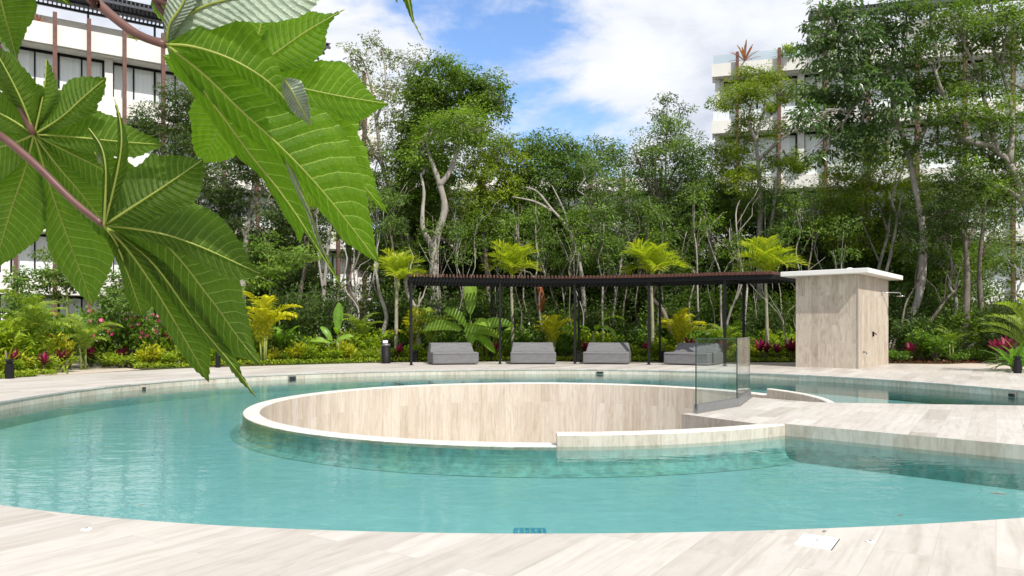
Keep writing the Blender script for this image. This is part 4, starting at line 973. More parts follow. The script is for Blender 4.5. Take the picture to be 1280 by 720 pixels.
# dry hanging frond under the pergola
e = empty('dry_frond', P(672, 352, 24.2)); tag(e, 'dry reddish palm frond hanging behind the pergola above the second daybed', 'dead frond')
dfm = frond_mesh('frond', 1.0, 1.2, 26, .3, .03, 'dead', 50, rise=-.4, keel=.1, hang=.5); link_mesh('frond', dfm, e, (0, 0, 0), (0, .55, -.6))
mb = MB(); mb.tube([(0, 0, 0), (-.25, 0, .3), (-.8, .3, .45)], [.02, .02, .015], 6); mb.build('stalk', M['bark_palm'], e)

# ---- banana plants, rosettes, shrubs
def broad_leaf(mb, L, W, arch, el0, az, seed, base=(0, 0, 0), tone=.5, stalk=.2, fold=.25):
    rng = np.random.default_rng(seed); n = 14; x = z = 0.0; el = el0; pts_ = []
    for k in range(n + 1):
        pts_.append((x, z)); el -= arch / n * (.3 + 1.2 * k / n); x += math.cos(el) * L / n; z += math.sin(el) * L / n
    V = []; UV = []; col = []; ca, sa = math.cos(az), math.sin(az)
    for k, (x, z) in enumerate(pts_):
        s = k / n; w = 0.012 if s < stalk else W * .5 * math.sin(math.pi * min(1, (s - stalk) / (1 - stalk) * .93 + .07)) ** .55 * (1 + .06 * rng.normal())
        if k == n: w = .004
        for q, sg in ((-1, -1), (-.5, -1), (0, 0), (.5, 1), (1, 1)):
            yy = q * w; zz = z + abs(q) * w * fold
            V.append((base[0] + x * ca - yy * sa, base[1] + x * sa + yy * ca, base[2] + zz)); col.append((tone + rng.uniform(-.15, .15), .5 + .25 * rng.normal() * .4 + (.25 if q == 0 else 0), 0, 1))
    fs = [(5 * k + q, 5 * k + q + 1, 5 * k + 6 + q, 5 * k + 5 + q) for k in range(n) for q in range(4)]
    mb.add(V, fs, 0, np.clip(np.array(col), 0, 1), smooth=True)
def banana(px, d, h, nl, lb, seed, L=1.0, spec=None):
    rnd = random.Random(seed); e = empty('banana_plant', gx(px, d)); tag(e, lb, 'banana plant')
    mb = MB(); mb.tube([(0, 0, -.03), (.01, 0, h * .5), (0, 0, h)], [.075, .06, .04], 9); mb.build('stem', M['green_stem'], e)
    for k in range(nl):
        az = k * 2.4 + rnd.uniform(-.3, .3); el = rnd.uniform(.5, 1.2); ar = rnd.uniform(.9, 2.2); LL = L * rnd.uniform(.85, 1.1)
        if spec: az, el, ar, LL = spec[k]
        mb = MB(); broad_leaf(mb, LL, LL * .30, ar, el, az, seed * 20 + k, (0, 0, h * .97), rnd.uniform(.2, .9)); lf = mb.build('leaf', FO['banana'], e); lf.rotation_euler = (.75 if spec and abs(math.sin(az)) < .75 else 0, 0, 0)
PI = math.pi
banana(588, 23.8, 1.30, 8, 'banana plant with broad lime leaves over the first daybed right end', 3, 1.0,
       [(PI, .5, 1.3, 1.5), (0, .62, 1.25, 1.5), (1.6, 1.5, .2, 1.45), (-.6, 1.35, 1.9, 1.2), (-1.5, -.2, 1.2, 1.35), (.15, .0, 1.2, 1.2), (2.6, 1.2, 2.0, 1.2), (-.35, -.3, .9, 1.1)])
banana(742, 23.9, .95, 6, 'banana plant with yellowing leaf tip left of the third daybed', 5, 1.15)
banana(422, 23.5, .8, 5, 'young banana plant with one upright leaf left of the round bollard lamp', 6, 1.1,
       [(1.5, 1.5, .2, 1.1), (PI, .5, 1.0, .75), (.2, .7, 1.2, .7), (-1.4, .9, 1.4, .7), (2.4, 1.0, 1.2, .7)])
banana(352, 22.5, .5, 4, 'low banana shoot at the foot of the golden-yellow palm', 8, .9)

def rosette_mesh(fol, n, L, W, seed, el=(.5, 1.45), arch=(.2, 1.0), base=.12, spread=.0):
    rnd = random.Random(seed); mb = MB()
    for k in range(n):
        f = k / n; broad_leaf(mb, L * rnd.uniform(.75, 1.1), W, rnd.uniform(*arch), el[0] + (el[1] - el[0]) * f, k * 2.4, seed * 50 + k,
                              (rnd.uniform(-spread, spread), rnd.uniform(-spread, spread), base), f * .9 + rnd.uniform(0, .1), .05, .3)
    return mb.mesh('leaves', FO[fol])
stem_mb = MB(); stem_mb.tube([(0, 0, -.03), (0, 0, .5)], [.02, .015], 7); stem_me = stem_mb.mesh('stem', M['bark_grey'])
ROS = {'cordyline': (rosette_mesh('magenta', 20, .5, .10, 1, base=.38, spread=.03), 'cordyline', 'cordyline'),
       'fern': (rosette_mesh('fern', 22, .85, .12, 2, (.15, 1.3), (.5, 1.1), .1), 'birds_nest_fern', 'fern'),
       'strap': (rosette_mesh('arecagreen', 34, .75, .04, 3, (.2, 1.4), (.8, 1.6), .05, .06), 'strap_leaf_plant', 'strap-leaf plant'),
       'bromeliad': (rosette_mesh('bromeliad', 16, .6, .06, 4, (.4, 1.4), (.2, .8), .05), 'bromeliad', 'bromeliad')}
def rosette(kind, px, d, sc, desc, place, rnd, z=0.0, label=None):
    sc *= .72 if kind == 'cordyline' else 1
    me, nm, cat = ROS[kind]; e = empty(nm, gx(px, d, 0)); e.rotation_euler = (0, 0, rnd.uniform(0, 6.28)); e.scale = (sc,) * 3
    link_mesh('leaves', me, e); link_mesh('stem', stem_me, e)
    pend(e, desc, cat, {'cordyline': 'magenta cordylines in the beds', 'fern': 'ferns in the beds', 'strap': 'strap-leaved plants in the beds', 'bromeliad': 'bromeliads'}[kind], px, place)
def shrub_mesh(fol, h, w_, leaf, n, seed, wr=.5, flowers=0, droop=.1, up=.6):
    rng = np.random.default_rng(seed); mb = MB()
    nst = 16; st = unit(nst, rng) * np.array([w_ * .45, w_ * .45, 0]) + np.array([0, 0, 1]) * rng.uniform(.45, 1, nst)[:, None] * h
    idx = rng.integers(0, nst, n); f = rng.uniform(.25, 1.0, n) ** .7
    pos = st[idx] * f[:, None] * np.array([1, 1, 1]) + rng.normal(size=(n, 3)) * np.array([w_, w_, h]) * .085
    pos[:, 2] = np.abs(pos[:, 2]) + .02
    out = pos * np.array([1, 1, 0]) + rng.normal(size=(n, 3)) * w_ * .25
    d = out / (np.linalg.norm(out, axis=1)[:, None] + 1e-6) + np.array([0, 0, up - droop]) + rng.normal(size=(n, 3)) * .3
    nm = np.array([0, 0, 1.0]) + out * .6 + rng.normal(size=(n, 3)) * .35
    L = leaf * rng.uniform(.6, 1.25, n); hz = pos[:, 2] / h
    tone = rng.uniform(0, 1, nst)[idx] * .5 + rng.uniform(0, .5, n)
    col = np.stack([tone, rng.uniform(.2, .8, n), np.zeros(n), np.ones(n)], 1)
    mb.leaves(pos, d, nm, L, L * wr, col, 0, .15)
    me = mb.mesh('foliage', FO[fol])
    sb = MB()
    for k in range(nst): sb.tube([(0, 0, -.03), st[k] * .5 + np.array([0, 0, .05]), st[k] * .95], [.014, .009, .004], 5, cap=False)
    sme = sb.mesh('stem', M['bark_grey']); fme = None
    if flowers:
        fme = []
        for k in range(flowers):
            fb = MB()
            p = st[rng.integers(0, nst)] * rng.uniform(.8, 1.05) + rng.normal(size=3) * w_ * .14; m = 5; a0 = rng.uniform(0, 6)
            ax_ = np.array([rng.normal() * .5, -1, .5]); ax_ /= np.linalg.norm(ax_); u = np.cross(ax_, [0, 0, 1]); u /= np.linalg.norm(u); v = np.cross(ax_, u)
            dd = np.array([u * math.cos(a0 + q * 1.2566) + v * math.sin(a0 + q * 1.2566) + ax_ * .5 for q in range(m)])
            fb.leaves(np.tile(p, (m, 1)), dd, np.tile(ax_, (m, 1)), .055, .055, np.tile([rng.uniform(), .6, 0, 1], (m, 1)))
            fme.append(fb.mesh('flower', FO['flower']))
    return me, sme, fme
SH = {'lime': (shrub_mesh('lime', .85, .95, .15, 620, 1), 'lime-green leafy shrub'), 'croton': (shrub_mesh('croton', .75, .8, .17, 460, 2, .42), 'yellow-splashed croton shrub'),
      'green': (shrub_mesh('shrub', 1.0, 1.0, .13, 760, 3), 'mid-green leafy shrub'), 'dark': (shrub_mesh('dark', 1.15, 1.05, .14, 760, 4), 'dark green leafy shrub'),
      'hibiscus': (shrub_mesh('shrub', 1.25, 1.1, .11, 900, 5, .6, 16), 'pink-flowered hibiscus shrub'), 'red': (shrub_mesh('red', .8, .75, .17, 380, 6, .35), 'red-brown leafed shrub'),
      'low': (shrub_mesh('lime', .38, .75, .10, 430, 7), 'low lime groundcover shrub'), 'lowdark': (shrub_mesh('shrub', .4, .8, .10, 430, 8), 'low green groundcover shrub'),
      'philo': (shrub_mesh('light', 1.1, 1.2, .34, 150, 9, .75), 'big-leaved bright green shrub'), 'big': (shrub_mesh('mid', 2.1, 1.7, .16, 1500, 10), 'tall mid-green bush'), 'bigdark': (shrub_mesh('dark', 2.3, 1.8, .15, 1600, 12), 'tall dark bush')}
def shrub(kind, px, d, sc, place, rnd):
    (me, sme, fme), ds = SH[kind]; e = empty('shrub', gx(px, d)); e.rotation_euler = (0, 0, rnd.uniform(-.6, .6) if fme else rnd.uniform(0, 6.28)); e.scale = (sc * rnd.uniform(.9, 1.1), sc * rnd.uniform(.9, 1.1), sc)
    link_mesh('foliage', me, e); link_mesh('stem', sme, e)
    for fm in fme or (): link_mesh('flower', fm, e)
    pend(e, ds, 'shrub', 'shrubs in the garden beds', px, place)
sr = random.Random(9)
edge_px = [(0, 15.3), (85, 17.0), (92, 18.9), (160, 18.9), (240, 19.9), (360, 21.5), (480, 23.0), (640, 23.8), (800, 23.7), (930, 23.2), (1000, 23.1), (1115, 22.4), (1180, 22.6), (1240, 23.0), (1285, 21.5)]
def edge(px): return float(np.interp(px, [p[0] for p in edge_px], [p[1] for p in edge_px]))
E_, S_, B_ = 'edging the bed by', 'second row by', 'back row by'
# front edging
x = -6
while x < 990:
    if not 78 < x < 150:
        k = sr.choice(('low', 'low', 'lime', 'croton', 'low')) if x < 490 else sr.choice(('low', 'lime', 'green', 'low', 'croton'))
        shrub(k, x, edge(x) + .55 + sr.uniform(0, .25), sr.uniform(.75, 1.05) * (.8 if k in ('lime', 'croton', 'green') else 1), E_, sr)
    x += sr.uniform(13, 19) if x < 500 else sr.uniform(15, 22)
# second row
x = -12
while x < 1000:
    if x < 300: k = sr.choice(('hibiscus', 'lime', 'croton', 'red', 'croton', 'lime', 'hibiscus'))
    elif x < 480: k = sr.choice(('lime', 'croton', 'green', 'lime', 'green'))
    else: k = sr.choice(('green', 'lime', 'philo', 'dark', 'green', 'lime'))
    if not (88 < x < 112): shrub(k, x, edge(x) + 1.3 + sr.uniform(0, .5), sr.uniform(.85, 1.15) * (1.2 if x < 320 else 1), S_, sr)
    x += sr.uniform(20, 28)
# back row
x = -20
while x < 1290:
    k = sr.choice(('lime', 'green', 'lime', 'philo', 'hibiscus')) if x < 320 else sr.choice(('bigdark', 'dark', 'big', 'bigdark', 'green', 'philo'))
    if x < 300 and k == 'big': k = 'hibiscus'
    shrub(k, x, edge(x) + 2.6 + sr.uniform(0, .9), sr.uniform(.8, 1.1) * (1.3 if x < 320 else 1), B_, sr); x += sr.uniform(24, 34)
x = 330
while x < 1290:
    if not (395 < x < 470 or x > 1205): shrub(sr.choice(('bigdark', 'big', 'bigdark')), x, edge(x) + 4.6 + sr.uniform(0, 1), sr.uniform(.9, 1.25), 'under trees behind', sr)
    x += sr.uniform(34, 46)
# right garden
for px, dd, k, sc in ((1122, 22.8, 'lowdark', 1), (1150, 23.2, 'green', .9), (1168, 22.9, 'green', 1.0), (1178, 23.4, 'lime', .7), (1190, 23.6, 'dark', .9), (1214, 23.2, 'lowdark', 1.1), (1224, 23.8, 'lime', .55), (1245, 23.4, 'dark', 1.1), (1262, 22.5, 'dark', 1.2), (1160, 24.2, 'dark', 1.2),
                      (1135, 24.0, 'dark', 1.1), (1200, 24.6, 'big', .8), (1238, 24.8, 'bigdark', .9), (1282, 22.8, 'bigdark', .9), (1232, 22.9, 'lowdark', .9), (1250, 22.6, 'lowdark', .9), (1195, 22.8, 'lowdark', .8)):
    shrub(k, px, dd, sc, 'in shade by', sr)
for px, dd, sc in ((499, 23.4, .9), (618, 24.1, 1.0), (733, 24.2, 1.0), (768, 24.3, .8), (809, 24.2, 1.0), (862, 23.9, 1.3), (902, 23.6, 1.1), (950, 23.3, 1.15), (958, 23.5, 1.0), (971, 23.2, 1.0), (987, 23.2, 1.2), (992, 23.5, 1.1), (1138, 22.9, 1.0), (1246, 21.9, 1.2), (1258, 21.5, 1.3), (55, 16.6, .8), (78, 17.6, .9), (112, 19.9, .9), (152, 20.0, .9), (190, 20.6, .8), (18, 16.4, .9)):
    rosette('cordyline', px, dd, sc, 'magenta-leaved cordyline', 'in the bed by', sr)
for px, dd, sc in ((1266, 17.8, 1.0), (1277, 18.5, .9)): rosette('fern', px, dd, sc, 'bright green nest fern', 'on the right by', sr)
for px, dd, sc in ((370, 22.4, 1.0), (386, 22.9, .9), (440, 23.6, 1.0), (462, 23.7, .9), (475, 23.6, .8), (546, 24.0, 1.0), (598, 24.2, 1.1), (780, 24.2, 1.0), (830, 24.1, 1.1), (930, 23.7, 1.1), (1000, 23.6, .9), (130, 19.8, .9), (210, 20.9, 1.0), (8, 16.2, 1.0)):
    rosette('strap', px, dd, sc, 'arching strap-leaved plant', 'in the bed by', sr)
# planters on the top parapets
def at_facade(b, x, y, z): return b.matrix_basis @ Vector((x, y, z))
for b, lst in ((brt, ((1.6, 'bromeliad', 2.0, 'orange bromeliad'), (3.6, 'strap', 1.1, 'trailing strap plant'), (4.9, 'strap', 1.3, 'tufted strap plant'), (6.2, 'strap', 1.2, 'pale strap plant'))), (bl, ((6.2, 'bromeliad', .9, 'small bromeliad'),))):
    for x, k, sc, ds in lst:
        p = at_facade(b, x, -.1, (15.95 if b is brt else 15.05)); me, nm, cat = ROS[k]; e = empty(nm, p); e.scale = (sc,) * 3
        link_mesh('leaves', me, e); link_mesh('stem', stem_me, e); tag(e, ds + ' standing on the top parapet of the ' + ('right' if b is brt else 'left') + ' building', cat)
for x, sc in ((2.6, .9), (10.2, .8), (13.5, .6)):
    (me, sme, _), ds = SH['croton']; p = at_facade(bl, x, -.1, 15.05); e = empty('planter_shrub', p); e.scale = (sc,) * 3
    link_mesh('foliage', me, e); link_mesh('stem', sme, e); pend(e, 'yellow planter shrub on the left building top parapet', 'shrub', 'planter shrubs on the parapets', 0, 'P')
for x, z, sc in ((3.0, 12.85, .8), (6.0, 12.85, .7), (2.2, 9.5, .8), (4.4, 9.5, .8), (3.0, 6.2, .8), (4.0, 15.95, .8), (5.6, 15.95, .9)):
    (me, sme, _), ds = SH['lime']; p = at_facade(brt, x, -.45, z); e = empty('planter_shrub', p); e.scale = (sc,) * 3
    link_mesh('foliage', me, e); link_mesh('stem', sme, e); pend(e, 'green planter shrub on a right building balcony parapet', 'shrub', 'planter shrubs on the balconies', 0, 'P')

# ground cover between the shrubs: nobody could count it
mb = MB(); rng = np.random.default_rng(8)
n = 26000; pxs = rng.uniform(-30, 1300, n); dd = np.array([edge(p) for p in pxs]) - .28 + rng.uniform(0, 1, n) ** 1.6 * 6
ok = ~((pxs > 70) & (pxs < 165) & (dd < 21.5) & (pxs * .02 + 15.2 < dd)) & ~((pxs > 1110)) & ~((pxs > 990) & (dd < 23.2))
pxs, dd = pxs[ok], dd[ok]; n = len(pxs)
pos = np.stack([(pxs - 640) / F * dd, dd, rng.uniform(0, .12, n)], 1)
d_ = unit(n, rng) * np.array([1, 1, .4]) + np.array([0, 0, .5]); nm = np.array([0, 0, 1.0]) + rng.normal(size=(n, 3)) * .4
mb.leaves(pos, d_, nm, rng.uniform(.05, .11, n), rng.uniform(.03, .05, n), np.stack([rng.uniform(0, 1, n), rng.uniform(.1, .7, n), np.zeros(n), np.ones(n)], 1))
tag(mb.build('ground_cover', FO['lime']), 'low green ground cover along the garden edge', 'ground cover', kind='stuff')
mb = MB(); n = 5000; px_ = rng.uniform(1105, 1300, n); dd = rng.uniform(22.0, 30, n)
pos = np.stack([(px_ - 640) / F * dd, dd, rng.uniform(0, .05, n)], 1)
mb.leaves(pos, unit(n, rng) * np.array([1, 1, .3]), np.array([0, 0, 1.0]) + rng.normal(size=(n, 3)) * .3, .09, .05, np.stack([rng.uniform(0, 1, n), rng.uniform(0, .6, n), np.zeros(n), np.ones(n)], 1))
tag(mb.build('leaf_litter', FO['red']), 'brown fallen leaves on the shaded soil at the right', 'leaf litter', kind='stuff')

# labels of the repeated plants: told apart by what they stand beside
from collections import defaultdict
bk = defaultdict(list)
for o, ds, cat, group, px, place in PEND:
    lm = min(LM, key=lambda q: abs(q[0] - px))[1] if place != 'P' else ''
    bk[(ds, place, lm, cat, group)].append((px, o))
ORD = {1: [''], 2: ['left-hand ', 'right-hand '], 3: ['leftmost ', 'middle ', 'rightmost ']}
for (ds, place, lm, cat, group), lst in bk.items():
    lst.sort(key=lambda q: q[0]); body = ds if place == 'P' else f'{ds} {place} {lm}'
    for k, (px, o) in enumerate(lst):
        pre = ORD[len(lst)][k] if len(lst) in ORD and place != 'P' else ''
        tag(o, pre + body, cat, group)

# ---------------------------------------------------------------- the big-leaved plant reaching in from the left
def leaf_mat(name, base, vein, transc, trans, rough=.42, spec=.4, bumps=.5):
    m, t, out = mat(name)
    uv = t.n('ShaderNodeUVMap').outputs[0]; sp = t.n('ShaderNodeSeparateXYZ'); t.l(uv, sp.inputs[0])
    u, v = sp.outputs[0], t.m('ABSOLUTE', sp.outputs[1])
    nz = t.noise(uv, 3.0, 3, .5)
    u2 = t.m('ADD', t.m('SUBTRACT', u, t.m('MULTIPLY', t.m('POWER', v, 1.25), .085)), t.m('MULTIPLY', t.m('SUBTRACT', nz, .5), .018))
    sgn = t.m('MULTIPLY', t.m('SIGN', sp.outputs[1]), .013)
    ph = t.m('FRACT', t.m('MULTIPLY', t.m('ADD', u2, sgn), 19.0))
    dv = t.m('ABSOLUTE', t.m('SUBTRACT', ph, .5))                       # 0 on a side vein
    wv = t.m('SUBTRACT', .075, t.m('MULTIPLY', v, .04))
    side = t.m('SUBTRACT', 1.0, t.m('DIVIDE', dv, wv), clamp=True)
    fade = t.ss(u, .06, .16)
    side = t.m('MULTIPLY', side, fade)
    net = t.n('ShaderNodeTexVoronoi', feature='DISTANCE_TO_EDGE'); t.l(t.mapping(uv, (46, 15, 1)), net.inputs['Vector']); net.inputs['Scale'].default_value = 1
    netf = t.m('SUBTRACT', 1.0, t.m('MULTIPLY', net.outputs[0], 9.0), clamp=True)
    vv = t.m('MAXIMUM', side, t.m('MULTIPLY', netf, .13))
    mott = t.noise(uv, 5.5, 4, .6)
    c = t.mix(vv, t.mix(1.0, base, t.ramp(mott, [(.3, (.78, .82, .8)), (.7, (1.18, 1.14, 1.1))]), 'MULTIPLY'), vein)
    sp_ = t.ss(t.noise(t.mapping(uv, (9, 3, 1)), 4.0, 3, .6), .70, .76)
    c = t.mix(t.m('MULTIPLY', sp_, .55), c, (.16, .12, .035))
    h = t.m('ADD', t.m('MULTIPLY', dv, 1.0), t.m('MULTIPLY', netf, -.10))
    nb = t.bump(h, bumps, .012)
    p = principled(t, c, rough, spec, normal=nb)
    tr = t.n('ShaderNodeBsdfTranslucent'); t.l(nb, tr.inputs['Normal'])
    tc_ = t.mix(t.m('MULTIPLY', vv, .75), t.mix(1.0, transc, t.ramp(mott, [(.3, (.75, .8, .8)), (.7, (1.2, 1.15, 1.1))]), 'MULTIPLY'), tuple(min(1, x * 1.5 + .08) for x in transc)); t.l(tc_, tr.inputs[0])
    mx = t.n('ShaderNodeMixShader'); mx.inputs[0].default_value = trans
    t.l(p.outputs[0], mx.inputs[1]); t.l(tr.outputs[0], mx.inputs[2]); t.l(mx.outputs[0], out.inputs[0]); return m
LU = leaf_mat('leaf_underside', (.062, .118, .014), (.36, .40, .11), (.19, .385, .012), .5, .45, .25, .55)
LB = leaf_mat('leaf_underside_sunlit', (.075, .145, .014), (.40, .46, .11), (.28, .56, .014), .6, .5, .22, .6)  # brighter copy of the underside, sun shining through put into its colour
LD = leaf_mat('leaf_underside_shaded', (.06, .112, .014), (.35, .39, .10), (.175, .36, .012), .5, .45, .25, .6)  # darker copy of the underside, leaf shade put into its colour
LT = leaf_mat('leaf_upper_sky_sheen', (.42, .52, .40), (.55, .64, .50), (.10, .22, .03), .2, .38, .5, .7)  # pale colour stands in for sky reflected on the glossy upper face
RIB = plain('leaf_rib', (.26, .32, .055), .5, .4, nscale=30, amp=.15)
RIBR = plain('red_leaf_stalk', (.125, .058, .046), .4, .45, nscale=18, amp=.3)

def resample(ps, n):
    ps = np.array(ps, float); s = np.concatenate([[0], np.cumsum(np.linalg.norm(np.diff(ps, axis=0), axis=1))]); q = np.linspace(0, s[-1], n)
    return np.stack([np.interp(q, s, ps[:, 0]), np.interp(q, s, ps[:, 1])], 1)
def smooth2(ps): 
    p3 = smooth_path([(x, y, 0) for x, y in ps], 6); return p3[:, :2]
def leaf_thing(root, lobes, d0, tilt, seed, label=None, sdir=0.0, face=None):
    """lobes: dict(mid, left, right, dz, fold, up): outlines as seen, each lobe bent out of the leaf's own sloping plane"""
    rng = np.random.default_rng(seed); mb = MB(); c0 = lobes[0]['mid'][0]
    def world(p, dd): return np.stack([(p[:, 0] - 640) / F * dd, dd, EYE + (YH - p[:, 1]) / F * dd], 1)
    for q, lb in enumerate(lobes):
        n, m = 84, 9
        mid = resample(smooth2(lb['mid']), n); fold = lb.get('fold', .22); dz = lb.get('dz', 0.0); curl = lb.get('curl', .03)
        dmid = d0 + tilt * (mid[:, 1] - c0[1]) / F * d0 + sdir * (mid[:, 0] - c0[0]) / F * d0 + dz * np.linspace(0, 1, n) ** 1.2 + curl * np.linspace(0, 1, n) ** 2 + lb.get('d', 0)
        edges = {}
        nseg = max(10, int(len(mid)))
        grid = {}
        for sg, key in ((1, 'left'), (-1, 'right')):
            e = resample(lb[key], n); nr = np.gradient(e, axis=0); nr = np.stack([-nr[:, 1], nr[:, 0]], 1); nr /= np.linalg.norm(nr, axis=1)[:, None] + 1e-9
            outw = np.sign(np.sum(nr * (e - mid), axis=1))[:, None]; tt = np.linspace(0, 1, n)
            L = np.linalg.norm(np.diff(e, axis=0), axis=1).sum(); nt = max(6, int(L / 9)); saw = ((tt * nt) % 1.0) - .35
            e = e + nr * outw * (saw * lb.get('tooth', 2.2) * (tt > lb.get('t0', .42)) * (tt < .97) + rng.normal(size=n) * .15 + 2.6 * (tt < lb.get('t0', .42)) * np.minimum(1, tt * 12) * (lb.get('t0', .42) < 1.5))[:, None]
            e[-1] = mid[-1]
            rows = []
            for k in range(m + 1):
                s = k / m; p = mid * (1 - s) + e * s; wpx = np.linalg.norm(p - mid, axis=1)
                dd = dmid + fold * wpx / F * d0 + .02 * np.sin(tt * 9 + q) * s * s * d0 * .25 + lb.get('skew', 0) * sg * wpx / F * d0
                dd = dd + .0022 * np.sin((tt - .085 * s ** 1.25 + .013 * sg) * 19 * 2 * math.pi) * s * (1 - .5 * s) * (tt > .1)
                rows.append(np.concatenate([world(p, dd), np.stack([tt, np.full(n, s * sg)], 1)], 1))
            grid[sg] = np.stack(rows)
        for sg in (1, -1):
            g = grid[sg]; V = g[..., :3].reshape(-1, 3); U = g[..., 3:].reshape(-1, 2)
            fs = np.array([(k * n + i, k * n + i + 1, (k + 1) * n + i + 1, (k + 1) * n + i) if sg > 0 else (k * n + i, (k + 1) * n + i, (k + 1) * n + i + 1, k * n + i + 1) for k in range(m) for i in range(n - 1)])
            mb.add(V, fs, 1 if lb.get('up') else 0, uv=U, smooth=True)
        wm = world(mid, dmid - .0012); r0 = lb.get('r', .0016); mb.tube(wm[::2], np.linspace(r0, .0006, len(wm[::2])), 6, 2)
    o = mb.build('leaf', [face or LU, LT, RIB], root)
    if label: o['label'] = label
    return o
def rel(root, o): o.parent = root; o.matrix_parent_inverse = root.matrix_basis.inverted()
SB = Vector((-1.55, 1.02, 0))
pl = empty('broadleaf_plant', (0, 0, 0)); tag(pl, 'plant with huge toothed palmate leaves on red stalks hanging in from the upper left', 'plant')
mb = MB(); stem_pts = [SB, (-1.5, 1.0, .6), (-1.38, .98, 1.3), (-1.22, .95, 1.75), (-1.05, .93, 2.0)]
mb.tube(smooth_path(stem_pts), np.linspace(.03, .013, 17), 10); mb.build('stem', RIBR, pl)
def petiole(pxs, d_end, d_start, root_leaf, r=.0055, start=None):
    n = len(pxs); pts_ = [P(px, py, d_start + (d_end - d_start) * k / (n - 1)) for k, (px, py) in enumerate(pxs)]
    if start is not None: pts_ = [Vector(start)] + pts_
    sm = smooth_path(pts_); mb = MB(); mb.tube(sm, np.linspace(r * 1.0, r * .68, len(sm)), 9)
    mb.build('petiole', RIBR, root_leaf)
c = (43, 168)
leafA = leaf_thing(pl, [
  dict(mid=[c, (28, 128), (8, 88), (-15, 48)], left=[c, (30, 140), (12, 122), (0, 112), (-14, 85), (-15, 48)], right=[c, (50, 135), (54, 112), (45, 103), (38, 94), (28, 83), (15, 68), (0, 60), (-15, 48)], dz=.0),
  dict(mid=[c, (50, 138), (56, 105), (58, 73)], left=[c, (50, 135), (54, 112), (56, 96), (58, 73)], right=[c, (62, 140), (73, 118), (71, 103), (65, 86), (58, 73)], t0=.6, dz=.02),
  dict(mid=[c, (75, 148), (105, 121), (133, 97)], left=[c, (62, 140), (73, 118), (80, 106), (90, 98), (104, 96), (120, 96.5), (133, 97)], right=[c, (85, 155), (121, 140), (122, 130), (128, 122), (131, 110), (133, 97)], t0=.5),
  dict(mid=[c, (90, 171), (150, 177), (205, 181)], left=[c, (85, 155), (121, 141), (131, 142), (145, 147), (160, 157), (178, 166), (192, 172), (205, 181)], right=[c, (85, 182), (130, 195), (158, 197), (172, 196), (186, 190), (205, 181)], t0=.5),
  dict(mid=[c, (85, 190), (130, 213), (178, 244)], left=[c, (85, 182), (130, 195), (158, 199), (172, 214), (178, 244)], right=[c, (80, 200), (122, 236), (150, 246), (178, 244)], t0=.6, fold=.3),
  dict(mid=[c, (70, 205), (108, 250), (150, 308)], left=[c, (80, 200), (122, 236), (146, 262), (150, 308)], right=[c, (68, 210), (98, 262), (122, 292), (150, 308)], t0=.7),
  dict(mid=[c, (56, 212), (72, 262), (97, 330), (116, 383)], left=[c, (66, 212), (98, 262), (132, 290), (143, 312), (141, 328), (134, 345), (125, 363), (116, 383)], right=[c, (52, 215), (57, 258), (56, 278), (59, 306), (68, 327), (78, 341), (90, 357), (104, 372), (116, 383)], t0=.45, curl=.05),
  dict(mid=[c, (30, 215), (14, 262), (-8, 336)], left=[c, (48, 215), (57, 258), (56, 285), (47, 300), (33, 310), (18, 322), (4, 329), (-8, 336)], right=[c, (22, 210), (-18, 240), (-40, 270), (-35, 315), (-8, 336)], t0=.45),
  dict(mid=[c, (20, 178), (-10, 187), (-70, 205)], left=[c, (22, 205), (-18, 240), (-50, 235), (-70, 205)], right=[c, (15, 165), (-25, 155), (-55, 170), (-70, 205)], t0=.5),
  dict(mid=[c, (15, 150), (-10, 137), (-60, 115)], left=[c, (12, 162), (-25, 158), (-50, 145), (-60, 115)], right=[c, (24, 140), (8, 118), (-15, 105), (-60, 115)], t0=.5)], 1.02, .55, 1)
petiole([(-40, 10), (0, 78), (20, 120), (42, 168)], 1.016, .98, leafA, .0068, start=(-1.05, .93, 1.85))
c = (130, 282)
